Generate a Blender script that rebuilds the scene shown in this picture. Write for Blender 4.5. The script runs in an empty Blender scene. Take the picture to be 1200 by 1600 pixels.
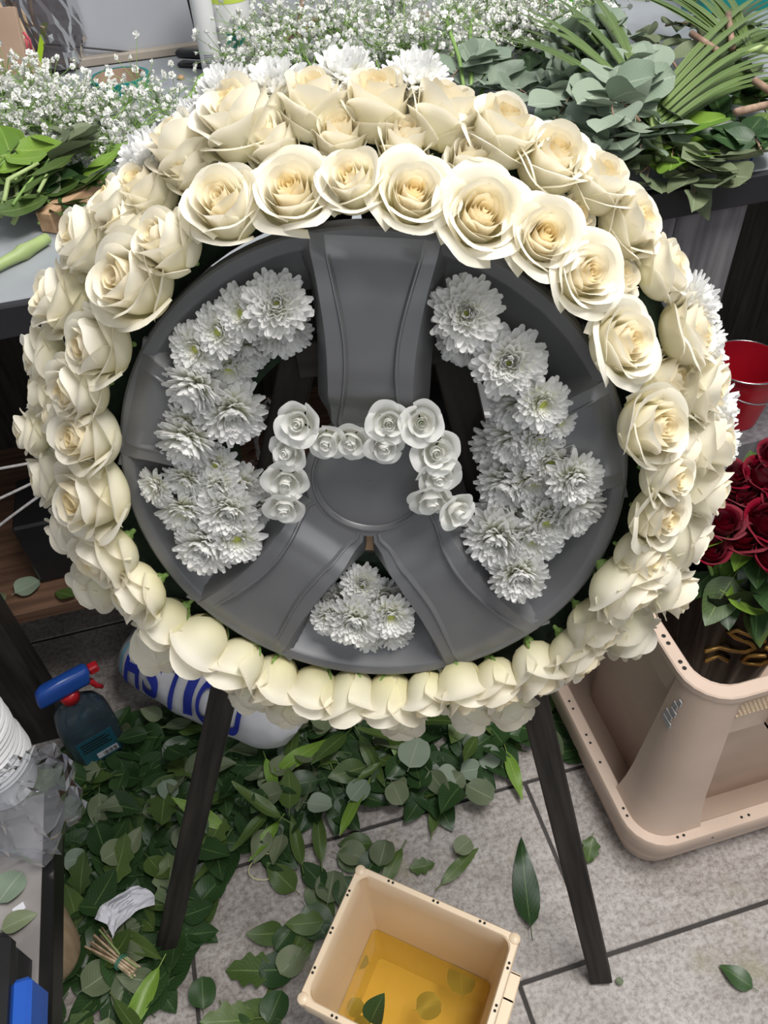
import bpy, math, random
from mathutils import Vector, Matrix, Quaternion, noise

random.seed(7)
sc = bpy.context.scene
C = sc.collection
PI = math.pi

# ------------------------------------------------------------------ camera
F = 1250.0
CAM_H = 1.28
# rows: world X, Y, Z axes expressed in camera coordinates (right, down, forward)
MX = ((0.96326882, -0.22051659, 0.15325018),
      (-0.26417425, -0.67567867, 0.68823709),
      (-0.04821982, -0.70344208, -0.709115))
cam = bpy.data.cameras.new('camera')
cam.sensor_fit = 'HORIZONTAL'
cam.sensor_width = 36.0
cam.lens = 36.0 * F / 1200.0
cam.clip_start = 0.02
co = bpy.data.objects.new('camera', cam)
C.objects.link(co)
rot = Matrix([[MX[i][0], -MX[i][1], -MX[i][2]] for i in range(3)])
co.matrix_world = Matrix.Translation((0, 0, CAM_H)) @ rot.to_4x4()
sc.camera = co

# ------------------------------------------------------------------ light
sc.view_settings.view_transform = 'Standard'
sc.view_settings.look = 'None'
sc.view_settings.gamma = 1.0
sc.view_settings.use_curve_mapping = False
sc.view_settings.exposure = 0.0
w = bpy.data.worlds.new('world')
sc.world = w
w.use_nodes = True
bg = w.node_tree.nodes['Background']
bg.inputs[0].default_value = (0.90, 0.95, 1.0, 1)
bg.inputs[1].default_value = 0.15


def area(name, loc, target, sx, sy, power, col):
    l = bpy.data.lights.new(name, 'AREA')
    l.shape = 'RECTANGLE'
    l.size, l.size_y = sx, sy
    l.energy = power
    l.color = col
    o = bpy.data.objects.new(name, l)
    C.objects.link(o)
    o.location = loc
    d = Vector(target) - Vector(loc)
    o.rotation_euler = d.to_track_quat('-Z', 'Y').to_euler()
    return o


area('ceiling_tube_light_front', (0.70, 0.12, 2.60), (0.50, 0.30, 0.0), 1.2, 0.5, 50, (1.0, 0.965, 0.92))
area('front_fill_light', (0.2, -1.6, 2.0), (0.1, 0.5, 0.7), 2.2, 1.4, 17, (0.96, 0.98, 1.0))  # added soft fill behind the camera, brightens the wheel face and chrysanthemums
area('ceiling_tube_light_back', (0.6, 1.1, 2.75), (0.3, 1.0, 0.8), 1.6, 0.5, 18, (0.95, 0.98, 1.0))


# ------------------------------------------------------------------ helpers
def ray(px, py):
    a, b, c = px - 600.0, py - 800.0, F
    return Vector([MX[i][0] * a + MX[i][1] * b + MX[i][2] * c for i in range(3)])


def at_z(px, py, z):
    d = ray(px, py)
    t = (z - CAM_H) / d.z
    return Vector((d.x * t, d.y * t, z))


def at_y(px, py, y):
    d = ray(px, py)
    t = y / d.y
    return Vector((d.x * t, y, CAM_H + d.z * t))


def mk_mesh(name, verts, faces, mat=None, smooth=True, uvs=None, mats=None, fmat=None):
    me = bpy.data.meshes.new(name)
    me.from_pydata([tuple(v) for v in verts], [], faces)
    if uvs is not None:
        ul = me.uv_layers.new(name='UVMap')
        flat = []
        for l in me.loops:
            flat.extend(uvs[l.vertex_index])
        ul.data.foreach_set('uv', flat)
    for m in (mats or ([mat] if mat else [])):
        me.materials.append(m)
    if fmat:
        me.polygons.foreach_set('material_index', fmat)
    if smooth:
        me.polygons.foreach_set('use_smooth', [True] * len(me.polygons))
    me.update()
    return me


def link(name, me, parent=None, loc=None, rot=None, scale=None):
    o = bpy.data.objects.new(name, me)
    C.objects.link(o)
    if parent is not None:
        o.parent = parent
    if loc is not None:
        o.location = loc
    if rot is not None:
        o.rotation_euler = rot
    if scale is not None:
        o.scale = scale if hasattr(scale, '__len__') else (scale,) * 3
    return o


def tag(o, label=None, cat=None, group=None, kind=None):
    if label:
        o['label'] = label
    if cat:
        o['category'] = cat
    if group:
        o['group'] = group
    if kind:
        o['kind'] = kind
    return o


def empty(name, mat=None, loc=None, parent=None):
    o = bpy.data.objects.new(name, None)
    o.empty_display_size = 0.02
    C.objects.link(o)
    if parent is not None:
        o.parent = parent
    if mat is not None:
        o.matrix_world = mat
    elif loc is not None:
        o.location = loc
    return o


class MB:
    """collects geometry for one mesh"""
    def __init__(s):
        s.v, s.f, s.uv = [], [], []

    def add(s, verts, faces, uvs=None):
        b = len(s.v)
        s.v.extend(Vector(p) for p in verts)
        s.f.extend(tuple(i + b for i in f) for f in faces)
        s.uv.extend(uvs if uvs else [(0.5, 0.5)] * len(verts))

    def box(s, a, b, bev=0.0):
        x0, y0, z0 = a
        x1, y1, z1 = b
        if bev <= 0:
            v = [(x0, y0, z0), (x1, y0, z0), (x1, y1, z0), (x0, y1, z0), (x0, y0, z1), (x1, y0, z1), (x1, y1, z1), (x0, y1, z1)]
            s.add(v, [(0, 3, 2, 1), (4, 5, 6, 7), (0, 1, 5, 4), (1, 2, 6, 5), (2, 3, 7, 6), (3, 0, 4, 7)])
            return
        e = bev
        loops = []
        for z, k in ((z0, e), (z0 + e, 0), (z1 - e, 0), (z1, e)):
            X0, X1, Y0, Y1 = x0 + k, x1 - k, y0 + k, y1 - k
            loops.append([(X0 + (e - k), Y0, z), (X1 - (e - k), Y0, z), (X1, Y0 + (e - k), z), (X1, Y1 - (e - k), z),
                          (X1 - (e - k), Y1, z), (X0 + (e - k), Y1, z), (X0, Y1 - (e - k), z), (X0, Y0 + (e - k), z)])
        v = [p for l in loops for p in l]
        f = []
        for i in range(3):
            for j in range(8):
                a_, b_ = i * 8 + j, i * 8 + (j + 1) % 8
                f.append((a_, b_, b_ + 8, a_ + 8))
        f.append(tuple(range(7, -1, -1)))
        f.append(tuple(range(24, 32)))
        s.add(v, f)

    def grid(s, fn, nu, nv, closed_u=False):
        v, uv, f = [], [], []
        for j in range(nv + 1):
            for i in range(nu + (0 if closed_u else 1)):
                a, b = i / nu, j / nv
                v.append(fn(a, b))
                uv.append((a, b))
        W = nu if closed_u else nu + 1
        for j in range(nv):
            for i in range(nu):
                i2 = (i + 1) % W if closed_u else i + 1
                f.append((j * W + i, j * W + i2, (j + 1) * W + i2, (j + 1) * W + i))
        s.add(v, f, uv)

    def lathe(s, prof, n=32, a0=0.0, a1=2 * PI, mat=None):
        full = abs(a1 - a0 - 2 * PI) < 1e-6
        m = n if full else n + 1
        v, f = [], []
        for (r, z) in prof:
            for i in range(m):
                a = a0 + (a1 - a0) * i / n
                p = Vector((r * math.cos(a), r * math.sin(a), z))
                v.append(mat @ p if mat else p)
        for j in range(len(prof) - 1):
            for i in range(n):
                i2 = (i + 1) % m
                f.append((j * m + i, j * m + i2, (j + 1) * m + i2, (j + 1) * m + i))
        s.add(v, f)

    def tube(s, pts, rad, n=6, cap=True):
        pts = [Vector(p) for p in pts]
        if not hasattr(rad, '__len__'):
            rad = [rad] * len(pts)
        b0 = None
        v, f = [], []
        for i, p in enumerate(pts):
            t = (pts[min(i + 1, len(pts) - 1)] - pts[max(i - 1, 0)])
            if t.length < 1e-9:
                t = Vector((0, 0, 1))
            t.normalize()
            if b0 is None:
                a = Vector((0, 0, 1)) if abs(t.z) < 0.9 else Vector((1, 0, 0))
                b0 = (a - t * a.dot(t)).normalized()
            else:
                b0 = (b0 - t * b0.dot(t)).normalized()
            c0 = t.cross(b0)
            for k in range(n):
                an = 2 * PI * k / n
                v.append(p + (b0 * math.cos(an) + c0 * math.sin(an)) * rad[i])
        for i in range(len(pts) - 1):
            for k in range(n):
                k2 = (k + 1) % n
                f.append((i * n + k, i * n + k2, (i + 1) * n + k2, (i + 1) * n + k))
        if cap:
            f.append(tuple(range(n - 1, -1, -1)))
            f.append(tuple((len(pts) - 1) * n + k for k in range(n)))
        s.add(v, f)

    def disc(s, c, nrm, r, n=10):
        nrm = Vector(nrm).normalized()
        a = nrm.orthogonal().normalized()
        b = nrm.cross(a)
        s.add([Vector(c) + (a * math.cos(2 * PI * k / n) + b * math.sin(2 * PI * k / n)) * r for k in range(n)], [tuple(range(n))])

    def mesh(s, name, mat, smooth=True):
        return mk_mesh(name, s.v, s.f, mat, smooth, s.uv)

    def build(s, name, mat, parent=None, smooth=True, loc=None, rot=None):
        return link(name, s.mesh(name, mat, smooth), parent, loc, rot)


def autosmooth(o, ang=35):
    me = o.data
    try:
        me.set_sharp_from_angle(angle=math.radians(ang))
    except Exception:
        pass
    return o


# ------------------------------------------------------------------ materials
def new_mat(name):
    m = bpy.data.materials.new(name)
    m.use_nodes = True
    nt = m.node_tree
    return m, nt, nt.nodes['Principled BSDF']


def P(bsdf, **kw):
    names = {'base': 'Base Color', 'rough': 'Roughness', 'metal': 'Metallic', 'spec': 'Specular IOR Level', 'trans': 'Transmission Weight',
             'coat': 'Coat Weight', 'sss': 'Subsurface Weight', 'ior': 'IOR', 'alpha': 'Alpha', 'sheen': 'Sheen Weight'}
    for k, v in kw.items():
        bsdf.inputs[names[k]].default_value = v


def c4(c):
    return (c[0], c[1], c[2], 1.0)


def noise_color(nt, b, c1, c2, scale, lo=0.35, hi=0.65, detail=4, coords='Object'):
    tc = nt.nodes.new('ShaderNodeTexCoord')
    nz = nt.nodes.new('ShaderNodeTexNoise')
    nz.inputs['Scale'].default_value = scale
    nz.inputs['Detail'].default_value = detail
    cr = nt.nodes.new('ShaderNodeValToRGB')
    cr.color_ramp.elements[0].position = lo
    cr.color_ramp.elements[1].position = hi
    cr.color_ramp.elements[0].color = c4(c1)
    cr.color_ramp.elements[1].color = c4(c2)
    nt.links.new(tc.outputs[coords], nz.inputs['Vector'])
    nt.links.new(nz.outputs['Fac'], cr.inputs['Fac'])
    nt.links.new(cr.outputs['Color'], b.inputs['Base Color'])
    return nz, cr


def add_bump(nt, b, src, strength=0.2, dist=0.002):
    bp = nt.nodes.new('ShaderNodeBump')
    bp.inputs['Strength'].default_value = strength
    bp.inputs['Distance'].default_value = dist
    nt.links.new(src, bp.inputs['Height'])
    nt.links.new(bp.outputs['Normal'], b.inputs['Normal'])
    return bp


def plain(name, col, rough=0.5, metal=0.0, var=0.12, scale=12.0, bump=0.0, **kw):
    m, nt, b = new_mat(name)
    P(b, rough=rough, metal=metal, **kw)
    nz, cr = noise_color(nt, b, [c * (1 - var) for c in col], [min(1, c * (1 + var)) for c in col], scale)
    if bump:
        add_bump(nt, b, nz.outputs['Fac'], bump)
    return m


def petal_mat(name, tip, base, transl=0.38, rough=0.5, vein=True):
    """petal: cool cream at the free edge, warmer to greenish toward the attachment"""
    m, nt, b = new_mat(name)
    P(b, rough=rough, spec=0.25)
    uv = nt.nodes.new('ShaderNodeUVMap')
    sep = nt.nodes.new('ShaderNodeSeparateXYZ')
    cr = nt.nodes.new('ShaderNodeValToRGB')
    cr.color_ramp.elements[0].position = 0.12
    cr.color_ramp.elements[1].position = 0.78
    cr.color_ramp.elements[0].color = c4(base)
    cr.color_ramp.elements[1].color = c4(tip)
    oi = nt.nodes.new('ShaderNodeObjectInfo')
    hs = nt.nodes.new('ShaderNodeHueSaturation')
    mr = nt.nodes.new('ShaderNodeMapRange')
    mr.inputs['To Min'].default_value = 0.80
    mr.inputs['To Max'].default_value = 1.18
    L = nt.links.new
    L(uv.outputs['UV'], sep.inputs[0])
    L(sep.outputs['Y'], cr.inputs['Fac'])
    L(oi.outputs['Random'], mr.inputs['Value'])
    L(mr.outputs['Result'], hs.inputs['Saturation'])
    L(cr.outputs['Color'], hs.inputs['Color'])
    L(hs.outputs['Color'], b.inputs['Base Color'])
    if vein:
        mp = nt.nodes.new('ShaderNodeMapping')
        mp.inputs['Scale'].default_value = (26, 2.0, 1)
        nz = nt.nodes.new('ShaderNodeTexNoise')
        nz.inputs['Scale'].default_value = 1.0
        L(uv.outputs['UV'], mp.inputs['Vector'])
        L(mp.outputs['Vector'], nz.inputs['Vector'])
        add_bump(nt, b, nz.outputs['Fac'], 0.12, 0.0006)
    tr = nt.nodes.new('ShaderNodeBsdfTranslucent')
    L(hs.outputs['Color'], tr.inputs['Color'])
    mx = nt.nodes.new('ShaderNodeMixShader')
    mx.inputs[0].default_value = transl
    L(b.outputs[0], mx.inputs[1])
    L(tr.outputs[0], mx.inputs[2])
    L(mx.outputs[0], nt.nodes['Material Output'].inputs[0])
    return m


def leaf_mat(name, c1, c2, rib, rough=0.42, transl=0.12, nveins=11):
    m, nt, b = new_mat(name)
    P(b, rough=rough, spec=0.4)
    L = nt.links.new
    uv = nt.nodes.new('ShaderNodeUVMap')
    sep = nt.nodes.new('ShaderNodeSeparateXYZ')
    L(uv.outputs['UV'], sep.inputs[0])

    def math_(op, a, bb):
        n = nt.nodes.new('ShaderNodeMath')
        n.operation = op
        for i, x in enumerate((a, bb)):
            if x is None:
                continue
            if isinstance(x, (int, float)):
                n.inputs[i].default_value = x
            else:
                L(x, n.inputs[i])
        return n.outputs[0]
    s = math_('ABSOLUTE', math_('SUBTRACT', sep.outputs['X'], 0.5), None)
    mid = math_('LESS_THAN', s, 0.022)
    ph = math_('SUBTRACT', math_('MULTIPLY', sep.outputs['Y'], float(nveins)), math_('MULTIPLY', s, nveins * 0.55))
    fr = math_('FRACT', ph, None)
    side = math_('MULTIPLY', math_('LESS_THAN', fr, 0.10), 0.45)
    v = math_('MAXIMUM', mid, side)
    oi = nt.nodes.new('ShaderNodeObjectInfo')
    tc = nt.nodes.new('ShaderNodeTexCoord')
    nz = nt.nodes.new('ShaderNodeTexNoise')
    nz.inputs['Scale'].default_value = 30
    L(tc.outputs['Object'], nz.inputs['Vector'])
    fac = math_('ADD', math_('MULTIPLY', oi.outputs['Random'], 0.7), math_('MULTIPLY', nz.outputs['Fac'], 0.4))
    cr = nt.nodes.new('ShaderNodeValToRGB')
    cr.color_ramp.elements[0].color = c4(c1)
    cr.color_ramp.elements[1].color = c4(c2)
    L(fac, cr.inputs['Fac'])
    mx = nt.nodes.new('ShaderNodeMix')
    mx.data_type = 'RGBA'
    L(math_('MULTIPLY', v, 0.55), mx.inputs[0])
    L(cr.outputs['Color'], mx.inputs[6])
    mx.inputs[7].default_value = c4(rib)
    L(mx.outputs[2], b.inputs['Base Color'])
    add_bump(nt, b, v, -0.25, 0.0006)
    tr = nt.nodes.new('ShaderNodeBsdfTranslucent')
    L(mx.outputs[2], tr.inputs['Color'])
    ms = nt.nodes.new('ShaderNodeMixShader')
    ms.inputs[0].default_value = transl
    L(b.outputs[0], ms.inputs[1])
    L(tr.outputs[0], ms.inputs[2])
    L(ms.outputs[0], nt.nodes['Material Output'].inputs[0])
    return m


def clear_mat(name, tint, gloss_rough=0.05, opacity=0.0, col=(0.8, 0.8, 0.8), fres=1.45):
    """thin clear sheet: see-through tint plus a fresnel gloss and a little milky body"""
    m = bpy.data.materials.new(name)
    m.use_nodes = True
    nt = m.node_tree
    nt.nodes.clear()
    L = nt.links.new
    out = nt.nodes.new('ShaderNodeOutputMaterial')
    tr = nt.nodes.new('ShaderNodeBsdfTransparent')
    tr.inputs[0].default_value = c4(tint)
    df = nt.nodes.new('ShaderNodeBsdfDiffuse')
    df.inputs[0].default_value = c4(col)
    m1 = nt.nodes.new('ShaderNodeMixShader')
    m1.inputs[0].default_value = opacity
    L(tr.outputs[0], m1.inputs[1])
    L(df.outputs[0], m1.inputs[2])
    gl = nt.nodes.new('ShaderNodeBsdfGlossy')
    gl.inputs['Roughness'].default_value = gloss_rough
    fr = nt.nodes.new('ShaderNodeFresnel')
    fr.inputs[0].default_value = fres
    m2 = nt.nodes.new('ShaderNodeMixShader')
    L(fr.outputs[0], m2.inputs[0])
    L(m1.outputs[0], m2.inputs[1])
    L(gl.outputs[0], m2.inputs[2])
    L(m2.outputs[0], out.inputs[0])
    return m


def wheel_mat():
    m, nt, b = new_mat('silver_paint')
    P(b, rough=0.42, metal=0.35, spec=0.5)
    nz, cr = noise_color(nt, b, (0.175, 0.177, 0.186), (0.210, 0.212, 0.220), 9.0)
    fl = nt.nodes.new('ShaderNodeTexNoise')
    fl.inputs['Scale'].default_value = 900
    tc = nt.nodes.new('ShaderNodeTexCoord')
    nt.links.new(tc.outputs['Object'], fl.inputs['Vector'])
    add_bump(nt, b, fl.outputs['Fac'], 0.08, 0.0004)
    return m


def tile_mat():
    m, nt, b = new_mat('wood_look_tile')
    P(b, rough=0.45, spec=0.4)
    L = nt.links.new
    tc = nt.nodes.new('ShaderNodeTexCoord')
    mp = nt.nodes.new('ShaderNodeMapping')
    mp.inputs['Scale'].default_value = (1.6, 3.6, 1)
    n1 = nt.nodes.new('ShaderNodeTexNoise')
    n1.inputs['Scale'].default_value = 5
    n1.inputs['Detail'].default_value = 10
    n1.inputs['Roughness'].default_value = 0.82
    L(tc.outputs['Object'], mp.inputs['Vector'])
    L(mp.outputs['Vector'], n1.inputs['Vector'])
    cr = nt.nodes.new('ShaderNodeValToRGB')
    e = cr.color_ramp.elements
    e[0].position, e[1].position = 0.30, 0.60
    e[0].color = (0.25, 0.215, 0.195, 1)
    e[1].color = (0.48, 0.445, 0.425, 1)
    L(n1.outputs['Fac'], cr.inputs['Fac'])
    n2 = nt.nodes.new('ShaderNodeTexNoise')
    n2.inputs['Scale'].default_value = 120
    n2.inputs['Detail'].default_value = 6
    n2.inputs['Roughness'].default_value = 0.75
    L(tc.outputs['Object'], n2.inputs['Vector'])
    c2 = nt.nodes.new('ShaderNodeValToRGB')
    c2.color_ramp.elements[0].position, c2.color_ramp.elements[1].position = 0.38, 0.56
    c2.color_ramp.elements[0].color = (0.40, 0.36, 0.33, 1)
    c2.color_ramp.elements[1].color = (1, 1, 1, 1)
    L(n2.outputs['Fac'], c2.inputs['Fac'])
    mx = nt.nodes.new('ShaderNodeMix')
    mx.data_type = 'RGBA'
    mx.blend_type = 'MULTIPLY'
    mx.inputs[0].default_value = 0.75
    L(cr.outputs['Color'], mx.inputs[6])
    L(c2.outputs['Color'], mx.inputs[7])
    # greenish pollen and sap stains
    n3 = nt.nodes.new('ShaderNodeTexNoise')
    n3.inputs['Scale'].default_value = 7
    n3.inputs['Detail'].default_value = 7
    n3.inputs['Roughness'].default_value = 0.65
    L(tc.outputs['Object'], n3.inputs['Vector'])
    c3 = nt.nodes.new('ShaderNodeValToRGB')
    c3.color_ramp.elements[0].position, c3.color_ramp.elements[1].position = 0.56, 0.68
    c3.color_ramp.elements[0].color = (0, 0, 0, 1)
    c3.color_ramp.elements[1].color = (0.55, 0.55, 0.55, 1)
    L(n3.outputs['Fac'], c3.inputs['Fac'])
    mg = nt.nodes.new('ShaderNodeMix')
    mg.data_type = 'RGBA'
    L(c3.outputs['Color'], mg.inputs[0])
    L(mx.outputs[2], mg.inputs[6])
    mg.inputs[7].default_value = (0.27, 0.25, 0.13, 1)
    L(mg.outputs[2], b.inputs['Base Color'])
    add_bump(nt, b, n2.outputs['Fac'], 0.25, 0.001)
    return m


def wood_mat(name, c1, c2, rough=0.7, axis=2, sc_=6.0, bump=0.25):
    m, nt, b = new_mat(name)
    P(b, rough=rough, spec=0.3)
    L = nt.links.new
    tc = nt.nodes.new('ShaderNodeTexCoord')
    mp = nt.nodes.new('ShaderNodeMapping')
    s = [14.0, 14.0, 14.0]
    s[axis] = 1.0
    mp.inputs['Scale'].default_value = s
    nz = nt.nodes.new('ShaderNodeTexNoise')
    nz.inputs['Scale'].default_value = sc_
    nz.inputs['Detail'].default_value = 8
    L(tc.outputs['Object'], mp.inputs['Vector'])
    L(mp.outputs['Vector'], nz.inputs['Vector'])
    cr = nt.nodes.new('ShaderNodeValToRGB')
    cr.color_ramp.elements[0].position, cr.color_ramp.elements[1].position = 0.35, 0.65
    cr.color_ramp.elements[0].color = c4(c1)
    cr.color_ramp.elements[1].color = c4(c2)
    L(nz.outputs['Fac'], cr.inputs['Fac'])
    L(cr.outputs['Color'], b.inputs['Base Color'])
    add_bump(nt, b, nz.outputs['Fac'], bump, 0.001)
    return m


M = {}
M['rose_heart'] = petal_mat('rose_heart_petal', (0.94, 0.83, 0.57), (0.90, 0.72, 0.38))
M['rose_in'] = petal_mat('rose_inner_petal', (0.96, 0.89, 0.71), (0.92, 0.78, 0.45))
M['rose_out'] = petal_mat('rose_outer_petal', (0.96, 0.92, 0.80), (0.90, 0.86, 0.58))
M['foam_rose'] = petal_mat('white_foam_petal', (0.93, 0.93, 0.90), (0.92, 0.91, 0.84), transl=0.35, vein=False)
M['mum'] = petal_mat('white_floret', (0.95, 0.95, 0.94), (0.90, 0.90, 0.66), transl=0.42, vein=False)
M['mum_disc'] = plain('green_yellow_disc', (0.52, 0.56, 0.13), 0.6, var=0.3, scale=300)
M['red_rose'] = petal_mat('red_petal', (0.20, 0.003, 0.018), (0.10, 0.002, 0.008), transl=0.12, rough=0.6)
M['calyx'] = plain('calyx_green', (0.20, 0.33, 0.08), 0.5, var=0.25)
M['stem'] = plain('stem_green', (0.22, 0.36, 0.09), 0.45, var=0.25)
M['stem_pale'] = plain('stem_pale_green', (0.36, 0.46, 0.18), 0.5, var=0.2)
M['twig'] = wood_mat('brown_twig', (0.20, 0.12, 0.08), (0.36, 0.25, 0.18), 0.75)
M['leaf_dark'] = leaf_mat('leaf_dark_green', (0.014, 0.042, 0.013), (0.042, 0.092, 0.028), (0.16, 0.26, 0.09), 0.36)
M['leaf_mid'] = leaf_mat('leaf_mid_green', (0.038, 0.078, 0.018), (0.105, 0.165, 0.04), (0.25, 0.33, 0.11), 0.4)
M['leaf_bright'] = leaf_mat('leaf_bright_green', (0.10, 0.22, 0.025), (0.22, 0.36, 0.05), (0.40, 0.52, 0.15), 0.38)
M['leaf_sage'] = leaf_mat('leaf_sage_green', (0.10, 0.135, 0.07), (0.19, 0.225, 0.125), (0.33, 0.38, 0.24), 0.55)
M['leaf_euc'] = leaf_mat('leaf_eucalyptus', (0.17, 0.235, 0.165), (0.31, 0.37, 0.285), (0.42, 0.47, 0.36), 0.6)
M['palm'] = leaf_mat('palm_blade', (0.06, 0.11, 0.025), (0.14, 0.21, 0.06), (0.36, 0.44, 0.18), 0.4, nveins=1)
M['gyp'] = plain('gypsophila_white', (0.86, 0.86, 0.82), 0.7, var=0.08)
M['silver'] = wheel_mat()
M['slot'] = wood_mat('bare_wood', (0.42, 0.26, 0.15), (0.55, 0.36, 0.22))
M['foam'] = plain('floral_foam_green', (0.012, 0.026, 0.012), 0.9, var=0.3, scale=80)
M['black_wood'] = wood_mat('black_stained_wood', (0.012, 0.011, 0.010), (0.042, 0.036, 0.031), 0.6)
M['tile'] = tile_mat()
M['grout'] = plain('dark_grout', (0.055, 0.05, 0.048), 0.9)
M['wall'] = plain('grey_panel_paint', (0.44, 0.45, 0.49), 0.55, var=0.05, scale=3)
M['trim'] = plain('dusty_trim', (0.36, 0.31, 0.26), 0.8, var=0.15)
M['worktop'] = plain('grey_laminate', (0.33, 0.35, 0.37), 0.42, var=0.16, scale=7)
M['black_edge'] = plain('black_edge_band', (0.018, 0.018, 0.022), 0.4, var=0.2)
M['grey_wood'] = wood_mat('grey_stained_board', (0.12, 0.115, 0.125), (0.22, 0.21, 0.225), 0.7)
M['brown_wood'] = wood_mat('brown_shelf_wood', (0.10, 0.055, 0.035), (0.19, 0.105, 0.065), 0.7, axis=0)
M['raw_wood'] = wood_mat('raw_timber', (0.42, 0.25, 0.14), (0.62, 0.42, 0.26), 0.8, axis=0)
M['crate'] = plain('beige_plastic', (0.60, 0.465, 0.375), 0.38, var=0.06, scale=9)
M['bucket'] = plain('cream_plastic', (0.78, 0.62, 0.44), 0.36, var=0.05, scale=8)
M['dark'] = plain('dark_recess', (0.02, 0.018, 0.016), 0.9)
M['black_plastic'] = plain('black_plastic', (0.015, 0.015, 0.017), 0.35, var=0.2)
M['blue_plastic'] = plain('blue_plastic', (0.02, 0.09, 0.42), 0.3, var=0.1)
M['red_plastic'] = plain('red_plastic', (0.55, 0.015, 0.025), 0.35, var=0.1)
M['red_metal'] = plain('red_enamel', (0.42, 0.008, 0.02), 0.3, var=0.08)
M['steel'] = plain('steel_wire', (0.62, 0.62, 0.64), 0.25, metal=1.0, var=0.05)
M['rope'] = plain('grey_cord', (0.48, 0.47, 0.47), 0.7, var=0.15, scale=200)
M['teal'] = plain('teal_tape', (0.0, 0.20, 0.19), 0.4, var=0.1)
M['card'] = plain('cardboard', (0.42, 0.29, 0.21), 0.85, var=0.08)
M['paper'] = plain('white_paper', (0.72, 0.72, 0.78), 0.8, var=0.03)
M['ink'] = plain('grey_ink', (0.22, 0.22, 0.26), 0.8)
M['yellow'] = plain('yellow_plastic', (0.80, 0.42, 0.01), 0.35, var=0.05)
M['white_plastic'] = plain('white_plastic', (0.80, 0.80, 0.81), 0.35, var=0.02)
M['label_green'] = plain('green_print', (0.10, 0.42, 0.04), 0.4, var=0.05)
M['label_lime'] = plain('lime_print', (0.55, 0.68, 0.10), 0.4, var=0.05)
M['label_teal'] = plain('teal_print', (0.05, 0.30, 0.27), 0.4, var=0.05)
M['sack'] = plain('white_woven_plastic', (0.60, 0.60, 0.63), 0.5, var=0.05, scale=40, bump=0.1)
M['blue_print'] = plain('blue_print', (0.015, 0.03, 0.30), 0.5, var=0.1)
M['cyan_print'] = plain('cyan_print', (0.25, 0.50, 0.62), 0.5, var=0.1)
M['gold'] = plain('gold_print', (0.55, 0.33, 0.10), 0.4, metal=0.6, var=0.15)
M['sleeve'] = plain('black_sleeve', (0.010, 0.010, 0.011), 0.28, var=0.2, bump=0.2)
M['cork'] = wood_mat('tan_wooden_bowl', (0.40, 0.28, 0.17), (0.55, 0.41, 0.27), 0.7)
M['tan_stem'] = wood_mat('dry_cut_stem', (0.36, 0.25, 0.15), (0.66, 0.52, 0.36), 0.7)
M['band'] = plain('rubber_band', (0.06, 0.22, 0.15), 0.6)
M['straw'] = plain('raffia', (0.62, 0.57, 0.33), 0.6)
M['wine'] = plain('wine_red_plastic', (0.16, 0.01, 0.03), 0.35)
M['neon'] = plain('lime_ribbon', (0.38, 0.60, 0.03), 0.4)
M['pink'] = plain('pink_tie', (0.65, 0.10, 0.14), 0.5)
M['brown'] = plain('brown_bottle_glass', (0.035, 0.018, 0.012), 0.15)
M['cello'] = clear_mat('cellophane', (0.88, 0.89, 0.91), 0.22, 0.09, (0.6, 0.61, 0.65), 1.16)
M['cello_dark'] = clear_mat('smoky_cellophane', (0.45, 0.42, 0.43), 0.1, 0.10, (0.4, 0.38, 0.4), 1.5)
M['water'] = clear_mat('amber_water', (1.0, 0.83, 0.36), 0.03, 0.30, (0.86, 0.56, 0.08), 1.33)
M['bottle'] = clear_mat('clear_blue_bottle', (0.50, 0.60, 0.68), 0.05, 0.20, (0.20, 0.28, 0.34), 1.5)
M['bottle_label'] = plain('dark_teal_label', (0.02, 0.12, 0.17), 0.4, var=0.15)
M['bench'] = plain('dusty_grey_board', (0.27, 0.25, 0.24), 0.7, var=0.3, scale=12)
M['black_metal'] = plain('black_metal', (0.02, 0.019, 0.018), 0.3, metal=0.5, var=0.2)
M['blue_wire'] = plain('blue_wire', (0.03, 0.12, 0.45), 0.35)
M['grey_plastic'] = plain('grey_plastic', (0.45, 0.45, 0.47), 0.4, var=0.05)


# ------------------------------------------------------------------ the setting
def build_floor():
    fl = MB()
    fl.box((-1.6, -0.8, -0.03), (2.6, 1.9, -0.003))
    f = fl.build('floor', M['grout'], smooth=False)
    tag(f, 'grey wood-look tiled floor with dark joints', 'floor', kind='structure')
    pitch, length, g = 0.2765, 0.567, 0.003
    me = MB()
    me.box((g, g, -0.01), (length - g, pitch - g, 0.0), 0.0012)
    tm = me.mesh('tile', M['tile'], False)
    for r in range(-3, 6):
        y = r * pitch
        off = {0: 0.21, 1: -0.235, -1: 0.02}.get(r, -0.235 + 0.19 * r)
        off = off % length - 4 * length
        for k in range(9):
            x = off + k * length
            if x < -1.55 or x + length > 2.55:
                continue
            o = link('tile', tm, f, (x, y + 0.0005, 0.0008 * random.random()))
    return f


build_floor()
mb = MB()
mb.box((-1.6, 1.72, -0.003), (2.6, 1.80, 2.9))
tag(mb.build('wall_back', M['wall'], smooth=False), 'grey panelled wall behind the worktable', 'wall', kind='structure')
mb = MB()
mb.box((-1.6, -0.8, -0.003), (-1.5, 1.72, 2.9))
tag(mb.build('wall_left', M['wall'], smooth=False), 'grey wall at the left end of the worktable', 'wall', kind='structure')
mb = MB()
mb.box((-1.4, 1.70, 0.84), (2.4, 1.72, 0.855), 0.002)
tag(mb.build('trim_1', M['trim'], smooth=False), 'dusty beige trim strip along the foot of the grey wall panel', 'trim', kind='structure')

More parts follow.
